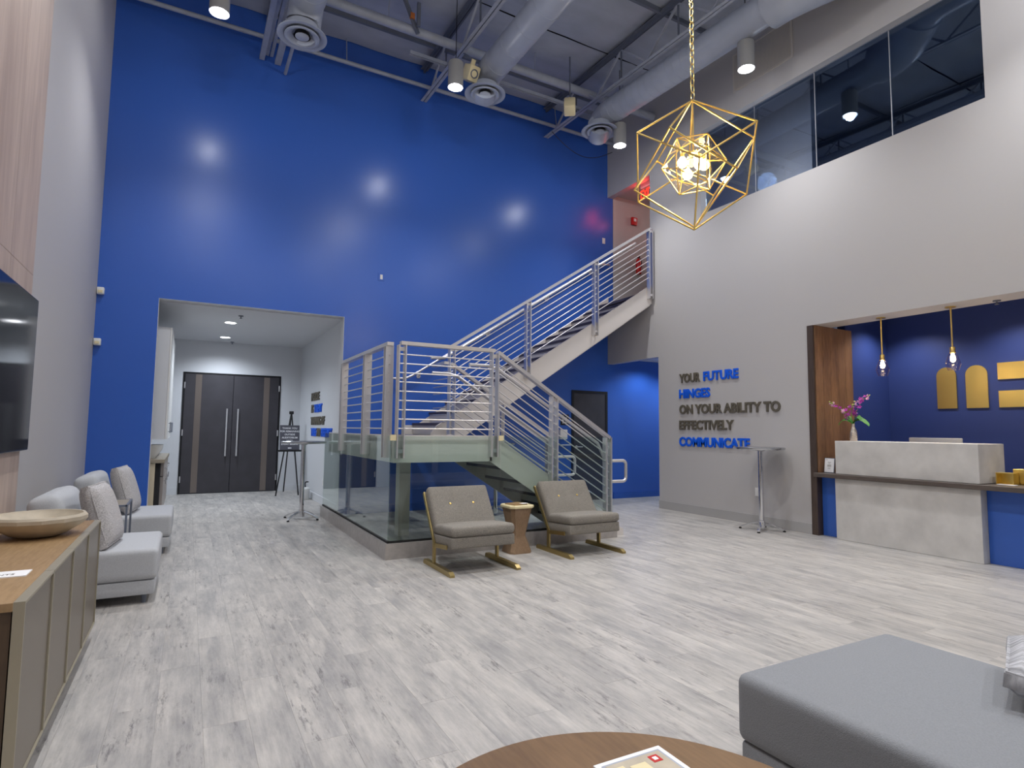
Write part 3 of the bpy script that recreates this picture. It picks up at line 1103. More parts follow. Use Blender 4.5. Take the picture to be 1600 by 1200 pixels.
b = MB(); b.box(6.81, 7.125, F2Y0 + .013, YB - .036, 3.66, 3.705); obj('top_landing', b, M_TREAD, st, 0)


def post(x, y, z0, z1, along='x'):
    b = MB()
    d, w, g = .012, .085, .036
    for s in (-1, 1):
        if along == 'x':
            b.box(x + s * g - d / 2, x + s * g + d / 2, y - w / 2, y + w / 2, z0, z1)
        else:
            b.box(x - w / 2, x + w / 2, y + s * g - d / 2, y + s * g + d / 2, z0, z1)
    for z in (z0 + .05, z1 - .06):
        if along == 'x':
            b.box(x - g, x + g, y - .012, y + .012, z, z + .04)
        else:
            b.box(x - .012, x + .012, y - g, y + g, z, z + .04)
    return obj('rail_post', b, M_SS, st, 0)


def rail(p0, p1, n=9, top=.0, low=.105, step=.1, w=.07):
    """p0,p1 = top rail end points; bars hang below"""
    p0, p1 = Vector(p0), Vector(p1)
    b = MB(); b.bar(p0, p1, w, .038); obj('top_rail', b, M_SS, st, 0)
    for k in range(n):
        dz = Vector((0, 0, -(low + step * k)))
        b = MB(); b.cyl(p0 + dz, p1 + dz, .0075, 8); obj('rail_bar', b, M_SS, st)


RT = 2.185
ya = LY0 - .045
xa = LX0 - .045
rail((LX0 + .03, ya, RT), (2.98, ya, RT), 9, low=.115, step=.096)
rail((xa, ya + .1, RT), (xa, 7.98, RT), 9, low=.115, step=.096)
post(1.905, ya, 1.0, RT - .02)
post(2.985, ya, 1.0, RT - .02)
post(xa, 5.985, 1.0, RT - .02, 'y'); post(xa, 6.82, 1.0, RT - .02, 'y'); post(xa, 7.97, 1.0, RT - .02, 'y')
# lower flight guards
r1 = lambda x: 2.165 - .605 * (x - 3.03)
for y in (ya, F1Y1 + .04):
    rail((3.02, y, r1(3.02)), (4.60, y, r1(4.60)), 9, low=.125, step=.1)
    post(3.78, y, r1(3.78) - 1.12, r1(3.78) - .01)
    post(4.575, y, .0, r1(4.575) - .01)
post(3.04, F1Y1 + .04, 1.0, RT - .02)


def roundrail(pts, r=.020):
    b = MB(); b.tube(pts, r, 12); return obj('handrail', b, M_SS, st)


def arc(c, a0, a1, r, n=6):
    return [(c[0] + r * math.cos(a0 + (a1 - a0) * k / n), c[1], c[2] + r * math.sin(a0 + (a1 - a0) * k / n)) for k in range(n + 1)]


for y in (ya + .1, F1Y1 - .07):
    h1 = lambda x: r1(x) - .13
    pts = [(2.72, y, h1(3.05) + .0), (2.95, y, h1(3.05) + .0), (3.08, y, h1(3.1)), (4.50, y, h1(4.50)), (4.62, y, .93)]
    pts += [(4.7, y, .925), (4.90, y, .925)] + arc((4.90, y, .875), PI / 2, 0, .05, 5) + [(4.95, y, .72)] + arc((4.90, y, .715), 0, -PI / 2, .05, 5) + [(4.60, y, .665)]
    roundrail(pts)
# upper flight guard
r2 = lambda x: 3.30 + .640 * (x - 4.536)
y2 = F2Y0 - .045
rail((3.26, y2, r2(3.26)), (7.05, y2, r2(7.05)), 8, low=.17, step=.1)
post(3.28, y2, 1.02, r2(3.28) - .01); post(4.545, y2, r2(4.545) - 1.21, r2(4.545) - .01); post(5.845, y2, r2(5.845) - 1.26, r2(5.845) - .01); post(7.05, y2, r2(7.05) - 1.27, r2(7.05) - .01)
roundrail([(3.0, y2 + .1, r2(3.2) - .13)] + [(3.2 + .3 * k, y2 + .1, r2(3.2 + .3 * k) - .12) for k in range(13)])
# landing gap guard between flights
rail((2.99, F1Y1 + .1, RT), (2.99, F2Y0 - .1, RT), 9, low=.115, step=.096)
# wall handrail on the blue wall
pts = [(2.80, YB - .085, 2.09), (3.0, YB - .085, 2.10)] + [(3.12 + .3 * k, YB - .085, 2.155 + .637 * .3 * k) for k in range(13)] + [(6.95, YB - .085, 2.155 + .637 * 3.75), (7.11, YB - .085, 4.55)]
roundrail(pts)
for x in (3.25, 4.5, 5.7, 6.7):
    z = 2.155 + .637 * (x - 3.12)
    b = MB(); b.tube([(x, YB - .085, z - .02), (x, YB - .08, z - .07), (x, YB - .005, z - .08)], .008, 8); b.cyl((x, YB - .008, z - .08), (x, YB, z - .08), .035, 16)
    obj('wall_bracket', b, M_SS, st)

# glass enclosure under the stair
ge = thing('glass_enclosure', (1.83, 5.80, 0), 'low brushed plinth with frameless tinted glass panes around the foot of the staircase', 'glass barrier')
GX, GY, GT, GZ = 1.80, 5.80, 1.225, .155
b = MB(); b.box(GX - .03, GX + .07, GY - .03, 9.04, 0, GZ); b.box(GX + .07, 4.68, GY - .03, GY + .05, 0, GZ); obj('plinth', b, M_PLINTH, ge, 0)
b = MB(); b.box(GX - .004, GX + .022, GY + .0, 9.04, GZ, GZ + .02); b.box(GX, 4.66, GY - .004, GY + .022, GZ, GZ + .02); obj('channel', b, M_RUBBER, ge, 0)
for a, c in ((GY + .013, 7.42), (7.43, 9.03)):
    b = MB(); b.box(GX, GX + .010, a, c, GZ + .01, GT); obj('glass_pane', b, G_STAIR, ge, 0)
for a, c in ((GX, 3.06), (3.07, 4.64)):
    b = MB(); b.box(a, c, GY, GY + .010, GZ + .01, GT); obj('glass_pane', b, G_STAIR, ge, 0)
for x in (GX + .03, 3.065):
    b = MB(); b.box(x - .03, x + .03, GY - .008, GY + .018, GT - .045, GT + .012); obj('glass_clip', b, M_CREAM, ge, 0)

# ================================================================== WALL LETTERING
MR = lambda y0, z0: Matrix.Translation((XR - .002, y0, z0)) @ Matrix(((0, 0, -1, 0), (-1, 0, 0, 0), (0, 1, 0, 0), (0, 0, 0, 1)))
lines = [('YOUR', 7.15, 6.70, 2.107, 0), ('FUTURE', 6.63, 5.955, 2.107, 1), ('HINGES', 7.155, 6.50, 1.85, 1), ('ON YOUR ABILITY TO', 7.155, 5.26, 1.594, 0), ('EFFECTIVELY', 7.16, 6.055, 1.338, 0), ('COMMUNICATE', 7.165, 5.776, 1.068, 1)]
for w, a, c, z, blue in lines:
    t = thing('wall_lettering', (XR, a, z), ('raised bright blue letters' if blue else 'raised dark bronze letters') + ' reading %s on the gray wall' % w, 'wall lettering', 'motto letters on the gray wall')
    lettering(w, a - c, .146, .03, MR(a, z), M_TXTBL if blue else M_TXTB, t)
ML = lambda y0, z0: Matrix.Translation((RX1 - .002, y0, z0)) @ Matrix(((0, 0, -1, 0), (-1, 0, 0, 0), (0, 1, 0, 0), (0, 0, 0, 1)))
for w, a, c, z, blue in [('INSIDE', 11.67, 10.90, 1.806, 0), ('IS', 11.63, 11.42, 1.582, 0), ('TALENT', 11.35, 10.63, 1.582, 1), ('READY TO OF', 11.65, 10.37, 1.354, 0), ('TRUE', 11.6, 11.08, 1.146, 1), ('AND', 11.03, 10.70, 1.146, 0), ('PRESENCE', 10.62, 9.75, 1.146, 1)]:
    w = w.replace('READY TO OF', 'TRAINING OF')
    t = thing('wall_lettering', (RX1, a, z), ('raised blue' if blue else 'raised bronze') + ' letters reading %s on the alcove side wall' % w, 'wall lettering', 'motto letters in the alcove')
    lettering(w, a - c, .146, .03, ML(a, z), M_TXTBL if blue else M_TXTB, t)

# ================================================================== LOUNGE CHAIRS
ox, oy = 2.43, 5.17
ch = thing('lounge_chair', (ox, oy, 0), 'taupe tufted lounge chair with brass sled legs, left of the wooden side table', 'chair', 'tufted lounge chairs')
for s in (-1, 1):
    x = ox + s * .335
    b = MB()
    b.prism([(x - .022, 5.51, 0), (x - .022, 5.51, .028), (x - .022, 5.49, .042), (x - .022, 4.88, .042), (x - .022, 4.84, .02), (x - .022, 4.84, 0)], (.044, 0, 0))
    fr = obj('skid', b, M_BRASSD, ch, 0)
    b = MB(); b.box(x - .010, x + .010, 5.265, 5.31, .03, .225); obj('post', b, M_BRASSD, ch, 0)
    b = MB(); b.bar((x, 5.31, .205), (x, 4.98, .235), .012, .038); obj('side_bar', b, M_BRASSD, ch, 0)
    b = MB(); b.bar((x, 5.275, .20), (x, 5.60, .665), .014, .034, (0, 1, 0)); obj('back_bar', b, M_BRASSD, ch, 0)


def cushion(name, mt, parent, w, d, h, M, bev=.05, seg=4, puff=.015):
    b = MB()
    b.box(-w / 2, w / 2, -d / 2, d / 2, -h / 2, h / 2, None, bev, seg)
    bmesh.ops.subdivide_edges(b.bm, edges=[e for e in b.bm.edges if e.calc_length() > .12], cuts=5, use_grid_fill=True)
    for v in b.bm.verts:
        u, q = v.co.x / (w / 2), v.co.y / (d / 2)
        f = max(0, 1 - u * u) * max(0, 1 - q * q)
        v.co.z += math.copysign(puff * f, v.co.z) if abs(v.co.z) > h * .3 else 0
        v.co = M @ v.co
    return obj(name, b, mt, parent, 60)


T = Matrix.Translation
RXm = lambda a: Matrix.Rotation(a, 4, 'X')
RYm = lambda a: Matrix.Rotation(a, 4, 'Y')
RZm = lambda a: Matrix.Rotation(a, 4, 'Z')
cushion('seat_deck', M_CHAIR, ch, .645, .46, .10, T((ox, 5.13, .265)) @ RXm(-.06), .012, 2, .0)
cushion('seat_cushion', M_CHAIR, ch, .65, .50, .095, T((ox, 5.14, .362)) @ RXm(-.07), .035, 4, .012)
# back panel + tufted cushion, leaning
lean = math.atan2(.325, .465)
MBk = T((ox, 5.425, .50)) @ RXm(-lean)
b = MB(); b.box(-.325, .325, .035, .06, -.27, .24, MBk, bev=.008); obj('back_panel', b, M_CHAIR, ch)
b = MB()
b.box(-.325, .325, -.05, .035, -.23, .255, None, .03, 3)
bmesh.ops.subdivide_edges(b.bm, edges=[e for e in b.bm.edges if e.calc_length() > .1], cuts=9, use_grid_fill=True)
for v in b.bm.verts:
    if v.co.y < -.03:
        u, q = v.co.x / .325, v.co.z / .25
        v.co.y -= .02 * max(0, 1 - u * u) * max(0, 1 - q * q)
        for bx in (-.125, .125):
            dd = math.hypot(v.co.x - bx, v.co.z - .05)
            v.co.y += .022 * math.exp(-(dd / .045) ** 2)
    v.co = MBk @ v.co
obj('back_cushion', b, M_CHAIR, ch, 60)
for bx in (-.125, .125):
    b = MB(); b.lathe([(0, .008), (.010, .004), (.012, 0), (0, -.004)], (0, 0, 0), 12, MBk @ T((bx, -.05, .05)) @ RXm(PI / 2))
    tag(obj('tuft_button', b, M_BRASS, ch), 'small shiny tuft button')
copy_tree(ch, (1.375, .145, 0), 'taupe tufted lounge chair with brass sled legs, right of the wooden side table')

# side table (hourglass pedestal)
sx_, sy_ = 3.15, 5.57
tb = thing('side_table', (sx_, sy_, 0), 'hourglass wooden pedestal side table between the two lounge chairs', 'side table')
b = MB()


def oct_ring(w, z, c=.28):
    k = w * c
    return [(sx_ + a, sy_ + d, z) for a, d in ((-w, -w + k), (-w + k, -w), (w - k, -w), (w, -w + k), (w, w - k), (w - k, w), (-w + k, w), (-w, w - k))]


prof = [(.128, 0), (.128, .02), (.078, .17), (.076, .185), (.128, .455), (.128, .47)]
rings = [[b.bm.verts.new(p) for p in oct_ring(w, z)] for w, z in prof]
for A, B2 in zip(rings, rings[1:]):
    for k in range(8):
        b.bm.faces.new((A[k], A[(k + 1) % 8], B2[(k + 1) % 8], B2[k]))
b.bm.faces.new(rings[0][::-1]); b.bm.faces.new(rings[-1])
obj('pedestal', b, M_STOOLW, tb, 20)
b = MB()
rings = [[b.bm.verts.new(p) for p in oct_ring(w, z)] for w, z in ((.14, .47), (.148, .477), (.148, .495), (.142, .502))]
for A, B2 in zip(rings, rings[1:]):
    for k in range(8):
        b.bm.faces.new((A[k], A[(k + 1) % 8], B2[(k + 1) % 8], B2[k]))
b.bm.faces.new(rings[0][::-1]); b.bm.faces.new(rings[-1])
obj('top', b, M_CREAM, tb, 20)
b = MB(); b.box(-.09, .09, -.08, .08, 0, .012, T((sx_ - .01, sy_ + .0, .502)) @ RZm(.2)); tag(obj('notebook', b, M_WOODTOP, origin=(sx_, sy_, .502)), 'thin brown booklet lying on the wooden side table', 'book')
b = MB(); b.box(-.03, .05, -.025, .025, 0, .004, T((sx_ + .04, sy_ - .06, .514)) @ RZm(.2)); tag(obj('card', b, M_PAPER, origin=(sx_, sy_, .514)), 'small white card on the brown booklet', 'card')

# ================================================================== HIGH-TOP TABLES


def hightop(x, y, lab, rot, grp='chrome high-top tables'):
    t = thing('hightop_table', (x, y, 0), lab, 'table', grp)
    b = MB(); b.lathe([(0, 1.085), (.29, 1.085), (.305, 1.075), (.312, 1.088), (.312, 1.10), (.305, 1.105), (.295, 1.10), (0, 1.10)], (x, y, 0), 48); obj('tabletop', b, G_TOP, t)
    b = MB(); b.cyl((x, y, 1.055), (x, y, 1.085), .05, 16); b.box(x - .10, x + .10, y - .015, y + .015, 1.065, 1.085); b.box(x - .015, x + .015, y - .10, y + .10, 1.065, 1.085); obj('top_bracket', b, M_SS, t)
    b = MB(); b.cyl((x, y, .09), (x, y, 1.06), .032, 20); obj('column', b, M_CHROME, t)
    b = MB(); b.cyl((x, y, .0 + .035), (x, y, .13), .045, 20); obj('hub', b, M_CHROME, t)
    for k in range(4):
        a = rot + k * PI / 2
        c, s = math.cos(a), math.sin(a)
        b = MB()
        P = [(.04, .115, .028), (.12, .095, .024), (.21, .065, .019), (.285, .030, .014)]
        sec = []
        for d, z, w in P:
            px, py = x + c * d, y + s * d
            nx, ny = -s * w, c * w
            sec.append([b.bm.verts.new(q) for q in ((px + nx, py + ny, z), (px - nx, py - ny, z), (px - nx * .6, py - ny * .6, z - .018), (px + nx * .6, py + ny * .6, z - .018))])
        for A, B2 in zip(sec, sec[1:]):
            for i in range(4):
                b.bm.faces.new((A[i], A[(i + 1) % 4], B2[(i + 1) % 4], B2[i]))
        b.bm.faces.new(sec[0]); b.bm.faces.new(sec[-1][::-1])
        leg = obj('leg', b, M_CHROME, t, 40)
        b = MB(); b.cyl((x + c * .275, y + s * .275, 0), (x + c * .275, y + s * .275, .016), .018, 12); obj('foot_pad', b, M_RUBBER, leg)
    return t


hightop(6.80, 5.35, 'round chrome high-top table by the gray wall lettering', -2.62 + PI / 2 * 0)
hightop(1.475, 8.86, 'round chrome high-top table in front of the alcove beside the glass', .75)
hightop(4.17, 8.05, 'round chrome high-top table standing behind the glass under the upper stair flight', .4)

# ================================================================== EASEL + SIGN
ea = thing('easel', (1.70, 12.3, 0), 'black metal display easel beside the dark double door', 'easel')
ax_, ay_, az_ = 1.78, 12.22, 1.60
for nm, p in (('leg', (1.52, 12.0, 0)), ('leg', (1.93, 12.0, .0)), ('leg', (1.76, 12.75, 0))):
    b = MB(); b.cyl((ax_ + (.0 if nm == 'leg' else 0), ay_, az_), p, .013, 8); obj(nm, b, M_BLACK, ea)
b = MB(); b.box(1.53, 1.96, 11.99, 12.055, .835, .85); b.box(1.53, 1.96, 11.985, 11.99, .835, .87); obj('tray', b, M_BLACK, ea, 0)
b = MB(); b.box(1.74, 1.82, 12.19, 12.25, 1.56, 1.62, bev=.01); obj('head', b, M_BLACK, ea)
sg = thing('sign_board', (1.745, 12.04, .85), 'dark gray sign board with white text standing on the black easel', 'sign')
MS = T((1.745, 12.035, .852)) @ RXm(-.18)
b = MB(); b.box(-.18, .18, 0, .008, 0, .50, MS); obj('board', b, M_SIGNG, sg, 0)
z = .425
for ln in ('THANK YOU', 'FOR REMAINING', 'OUTSIDE', 'AUDITORIUM', 'UNTIL', 'EVENT BEGINS'):
    me = text_mesh(ln, .047, .0008, .001, 'CENTER')
    me.transform(MS @ T((0, -.001, z)) @ RXm(PI / 2))
    link('text_line', me, M_PAPER, sg)
    z -= .062
b = MB(); b.box(-.03, -.012, -.002, 0, .04, .065, MS); b.box(-.008, .008, -.002, 0, .04, .065, MS); b.box(.012, .032, -.002, 0, .055, .065, MS); b.box(.012, .032, -.002, 0, .04, .05, MS); obj('logo_mark', b, M_PAPER, sg, 0)
# white canister with black hose
t = thing('canister', (1.93, 11.27, 0), 'small white canister with a black spout on the alcove floor', 'canister')
b = MB(); b.lathe([(0, 0), (.075, 0), (.08, .01), (.08, .19), (.06, .215), (.03, .22), (0, .22)], (1.93, 11.27, 0), 20); obj('body', b, M_PLATE, t)
b = MB(); b.tube([(1.93, 11.27, .22), (1.92, 11.27, .28), (1.94, 11.26, .315), (1.98, 11.25, .315)], .012, 8); obj('spout', b, M_BLACK, t)


# wall plates
def plate(name, x, y, z, face, lab, cat, w=.07, h=.115, m=M_PLATE):
    t = thing(name, (x, y, z), lab, cat)
    b = MB(); c = MB()
    if face == 'y':
        b.box(x - w / 2, x + w / 2, y - .008, y - .001, z - h / 2, z + h / 2, bev=.002, seg=1)
        c.box(x - w / 5, x + w / 5, y - .012, y - .008, z - h / 3.2, z + h / 3.2)
    else:
        b.box(x - .008, x - .001, y - w / 2, y + w / 2, z - h / 2, z + h / 2, bev=.002, seg=1)
        c.box(x - .012, x - .008, y - w / 5, y + w / 5, z - h / 3.2, z + h / 3.2)
    obj('plate', b, m, t); obj('insert', c, M_PLATE, t)
    return t


plate('wall_outlet', XR, 5.67, .46, 'x', 'white outlet plate low on the gray wall behind the high-top table', 'outlet')
plate('light_switch', 7.03, YB, 5.05, 'y', 'white switch plate high on the blue wall by the stair top', 'switch')
plate('blank_plate', 2.59, YB, 3.71, 'y', 'blue painted blank plate on the big blue wall', 'wall plate', .10, .12, M_BLUE)
plate('wall_outlet', RX1, 10.35, .38, 'x', 'white outlet plate low on the alcove side wall', 'outlet')
# restroom sign and dispenser
t = thing('restroom_sign', (6.12, YB, 1.5), 'small dark restroom sign with white figure and wheelchair symbols on the blue wall', 'sign')
b = MB(); b.box(6.03, 6.21, YB - .006, YB - .001, 1.40, 1.60); obj('plate', b, M_BLACK, t, 0)
b = MB(); b.cyl((6.08, YB - .008, 1.57), (6.08, YB - .006, 1.57), .014, 10); b.box(6.062, 6.098, YB - .008, YB - .006, 1.49, 1.55); b.box(6.067, 6.078, YB - .008, YB - .006, 1.43, 1.49); b.box(6.082, 6.093, YB - .008, YB - .006, 1.43, 1.49)
b.tube([(6.16 + .026 * math.cos(a * PI / 5), YB - .008, 1.47 + .026 * math.sin(a * PI / 5)) for a in range(10)], .005, 6, closed=True); b.box(6.152, 6.162, YB - .008, YB - .006, 1.48, 1.545); b.box(6.162, 6.185, YB - .008, YB - .006, 1.49, 1.50)
obj('symbols', b, M_PLATE, t)
t = thing('dispenser', (6.04, YB, 1.2), 'small white dispenser box on the blue wall beside the dark door', 'dispenser')
b = MB(); b.box(5.97, 6.13, YB - .09, YB - .001, 1.14, 1.32, bev=.012); obj('housing', b, M_PLATE, t)
b = MB(); b.box(5.93, 6.17, YB - .16, YB - .001, 1.03, 1.045); obj('tray', b, M_PLATE, t, 0)
# security sensors at left corner
for z, lab in ((3.02, 'small white motion sensor in the left corner of the blue wall, upper'), (2.36, 'small white motion sensor in the left corner of the blue wall, lower')):
    t = thing('motion_sensor', (-1.08, YB, z), lab, 'sensor', 'corner sensors')
    b = MB(); b.box(-1.10, -1.02, YB - .07, YB - .001, z - .045, z + .045, bev=.012); obj('housing', b, M_PLATE, t)
    b = MB(); b.box(-1.085, -1.035, YB - .078, YB - .070, z - .03, z + .005, bev=.003, seg=1); obj('lens', b, M_CREAM, t)

# exit sign, alarm, extinguisher
t = thing('exit_sign', (7.42, 8.35, 5.93), 'lit red exit sign under the header of the upper corridor', 'sign')
b = MB(); b.box(7.40, 7.425, 8.03, 8.44, 5.70, 5.93); obj('housing', b, G_CLEAR, t, 0)
b = MB(); b.box(7.38, 7.445, 8.10, 8.37, 5.93, 6.02); obj('mount', b, M_PLATE, t, 0)
me = text_mesh('EXIT', .24, .003, .004)
x0, x1, *_q = bounds(me)
me.transform(Matrix.Diagonal((.32 / (x1 - x0), .95, 1, 1)))
me.transform(Matrix.Translation((7.396, 8.39, 5.735)) @ Matrix(((0, 0, -1, 0), (-1, 0, 0, 0), (0, 1, 0, 0), (0, 0, 0, 1))))
link('exit_letters', me, E_EXIT, t)
lamp('exit_sign_glow', 'AREA', (7.36, 8.24, 5.82), 1.6, (1, .06, .04), .30, rot=(0, PI / 2, 0), sx=.15)
lamp('exit_sign_glow_back', 'POINT', (7.62, 8.24, 5.70), 2.2, (1, .10, .06), .08)
t = thing('fire_alarm', (7.78, YB, 5.62), 'red fire alarm strobe on the upper corridor wall', 'fire alarm')
b = MB(); b.box(7.72, 7.86, YB - .05, YB - .001, 5.50, 5.66, bev=.01); obj('housing', b, M_RED, t)
b = MB(); b.box(7.76, 7.82, YB - .065, YB - .05, 5.57, 5.63, bev=.005); obj('strobe', b, M_PLATE, t)
t = thing('fire_extinguisher', (7.86, YB - .08, 4.5), 'red fire extinguisher on the wall behind the top of the stair railing', 'fire extinguisher')
b = MB(); b.lathe([(0, 0), (.05, 0), (.055, .01), (.055, .26), (.04, .3), (.015, .32), (.015, .34), (0, .34)], (7.86, YB - .07, 4.48), 18); obj('cylinder', b, M_RED, t)
b = MB(); b.box(7.845, 7.875, YB - .11, YB - .04, 4.82, 4.85); b.tube([(7.87, YB - .07, 4.83), (7.94, YB - .07, 4.80), (7.95, YB - .07, 4.68), (7.92, YB - .07, 4.6)], .008, 6); obj('valve', b, M_BLACK, t)

# ================================================================== KITCHENETTE IN THE ALCOVE
t = thing('upper_cabinet', (-.6, 9.6, 1.12), 'white upper cabinet on the left side of the alcove', 'cabinet')
b = MB(); b.box(RX0 + .004, -.27, 9.30, 11.4, 1.12, 2.66); obj('body', b, M_WHITE, t, 0)
for k in range(3):
    y0 = 9.30 + k * .7
    b = MB(); b.box(-.268, -.248, y0 + .003, y0 + .697, 1.12, 2.66, bev=.002, seg=1); d = obj('door', b, M_PLATE, t, 0)
    b = MB(); b.cyl((-.225, y0 + .62, 1.2), (-.225, y0 + .62, 1.36), .006, 8); b.cyl((-.248, y0 + .62, 1.22), (-.225, y0 + .62, 1.22), .005, 6); b.cyl((-.248, y0 + .62, 1.34), (-.225, y0 + .62, 1.34), .005, 6); obj('handle', b, M_STEELD, d)
t = thing('lower_cabinet', (-.6, 9.5, 0), 'cream and gray lower cabinet in the alcove left of the double door', 'cabinet')
b = MB(); b.box(RX0 + .004, -.36, 9.26, 11.4, .0, .80); obj('body', b, M_CABIN, t, 0)
b = MB(); b.box(-.36, -.30, 9.34, 11.36, .1, .80); obj('recess', b, M_DARK, t, 0)  # solid dark block painted in as the shaded gap behind the doors
for k in range(3):
    y0 = 9.45 + k * .65
    b = MB(); b.box(-.30, -.262, y0 + .004, y0 + .646, .12, .60, bev=.002, seg=1); d = obj('door', b, M_CABF, t, 0)
    b = MB(); b.cyl((-.235, y0 + .1, .5), (-.235, y0 + .1, .58), .006, 8); b.cyl((-.262, y0 + .1, .54), (-.235, y0 + .1, .54), .005, 6); obj('handle', b, M_CHROME, d)
    b = MB(); b.box(-.30, -.262, y0 + .004, y0 + .646, .61, .79, bev=.002, seg=1); d = obj('drawer', b, M_CABF, t, 0)
    b = MB(); b.cyl((-.235, y0 + .2, .70), (-.235, y0 + .45, .70), .006, 8); b.cyl((-.262, y0 + .24, .70), (-.235, y0 + .24, .70), .005, 6); b.cyl((-.262, y0 + .41, .70), (-.235, y0 + .41, .70), .005, 6); obj('handle', b, M_CHROME, d)
b = MB(); b.box(RX0, -.25, 9.24, 11.42, .80, .85, bev=.004, seg=1); tag(obj('countertop', b, M_COUNTER, origin=(-.6, 9.24, .8)), 'taupe stone countertop on the alcove cabinet', 'countertop')
b = MB(); b.lathe([(0, 0), (.12, 0), (.13, .02), (.20, .12), (.215, .19), (.205, .19), (.19, .12), (.12, .03), (0, .025)], (-.50, 9.62, .85), 28); tag(obj('bowl', b, M_PLATE, origin=(-.5, 9.62, .85)), 'white bowl on the alcove countertop', 'bowl')

# ================================================================== CONSOLE, BOWL, TV
CX, CY0, CY1, CZ0, CZ1 = -.445, 2.52, 4.47, .09, .715
t = thing('console', (-.75, 3.5, 0), 'long oak topped sideboard with taupe doors framed in brass, at left', 'sideboard')
b = MB(); b.box(XL + .055, CX - .035, CY0 + .01, CY1 - .01, CZ0, CZ1 - .03); obj('body', b, M_WOODSIDE, t, 0)
b = MB(); b.box(XL + .055, CX - .03, CY0, CY1, CZ1 - .03, CZ1, bev=.002, seg=1); obj('top', b, M_WOODTOP, t, 0)
b = MB(); b.box(XL + .10, CX - .09, CY0 + .08, CY1 - .08, 0, CZ0); obj('plinth', b, M_BLACK, t, 0)
n = 4
dw = (CY1 - CY0) / n
for k in range(n):
    y0, y1 = CY0 + k * dw, CY0 + (k + 1) * dw
    b = MB(); b.box(CX - .028, CX - .004, y0 + .012, y1 - .012, CZ0 + .012, CZ1 - .012); d = obj('door', b, M_PANELG, t, 0)
    b = MB()
    b.box(CX - .03, CX + .002, y0 + .002, y0 + .009, CZ0, CZ1); b.box(CX - .03, CX + .002, y1 - .009, y1 - .002, CZ0, CZ1)
    b.box(CX - .03, CX + .002, y0 + .009, y1 - .009, CZ0, CZ0 + .009); b.box(CX - .03, CX + .002, y0 + .009, y1 - .009, CZ1 - .009, CZ1)
    tag(obj('frame', b, M_FRAMEP, d, 0), 'thin pale brass frame')
b = MB()
b.lathe([(0, 0), (.085, 0), (.12, .012), (.195, .062), (.213, .084), (.214, .102), (.206, .114), (.194, .114), (.188, .102), (.11, .04), (0, .03)], (-.665, 3.95, CZ1), 14)
o = obj('bowl', b, M_BOWL, None, 25, origin=(-.665, 3.95, CZ1)); tag(o, 'wide faceted cream bowl on the oak sideboard', 'bowl')
b = MB(); b.box(-.86, -.52, 2.93, 3.04, CZ1, CZ1 + .004)
o = obj('card', b, M_PAPER, None, 0, origin=(-.7, 2.98, CZ1)); tag(o, 'white printed card lying on the oak sideboard', 'card')
me = text_mesh('NOTICE OF EVENTS', .03, .0003, .0)
me.transform(T((-.83, 2.96, CZ1 + .0045)))
link('print', me, M_TXTB, o)
t = thing('television', (XL + .05, 4.4, 1.12), 'large black flat screen television mounted on the wood cladding', 'television')
b = MB(); b.box(XL + .055, XL + .085, 3.2, 5.50, 1.115, 2.225, bev=.004, seg=1); obj('frame', b, M_TVF, t)
b = MB(); b.box(XL + .0853, XL + .087, 3.212, 5.488, 1.127, 2.213); obj('screen', b, M_TVB, t, 0)
b = MB(); b.box(XL + .05, XL + .056, 4.0, 4.7, 1.4, 1.9); obj('bracket', b, M_BLACK, t, 0)

# ================================================================== SOFAS


def chaise(name, ox, oy, W, D, lab, m_s, frame='+x', back=True):
    """local: depth along +x from back (0) to front (D), width along y 0..W. placed by matrix"""
    t = thing(name, (ox, oy, 0), lab, 'sofa', 'armless gray lounge seats')
    Mx = T((ox, oy, 0)) if frame == '+x' else T((ox, oy, 0)) @ RZm(PI / 2) @ T((0, -W, 0))
    b = MB(); b.box(.02, D - .012, .012, W - .012, .065, .17, Mx, bev=.015, seg=2); obj('base', b, m_s, t)
    M2 = Mx @ T(((D + .0) / 2 + .09, W / 2, .285))
    cushion('seat_cushion', m_s, t, D - .18, W, .225, M2, .035, 4, .012)
    for fx in (.07, D - .08):
        for fy in (.07, W - .07):
            b = MB(); v0 = Mx @ Vector((fx, fy, 0)); v1 = Mx @ Vector((fx, fy, .07)); b.cyl(v0, v1, .014, 12, .02); obj('foot', b, M_STEELD, t)
    if back:
        b = MB(); b.box(.0, .16, .0, W, .14, .62, Mx, bev=.04, seg=3); obj('back_frame', b, m_s, t)
        M3 = Mx @ T((.27, W / 2, .60)) @ RYm(-.22) @ RYm(PI / 2)
        cushion('back_cushion', m_s, t, .42, W - .02, .20, M3, .07, 5, .035)
    return t


chaise('armless_sofa', XL + .02, 5.13, .86, .94, 'pale gray armless lounge seat beside the end of the oak sideboard', M_SOFA)
chaise('armless_sofa', XL + .02, 7.02, .88, .99, 'pale gray armless lounge seat nearest the blue wall', M_SOFA)


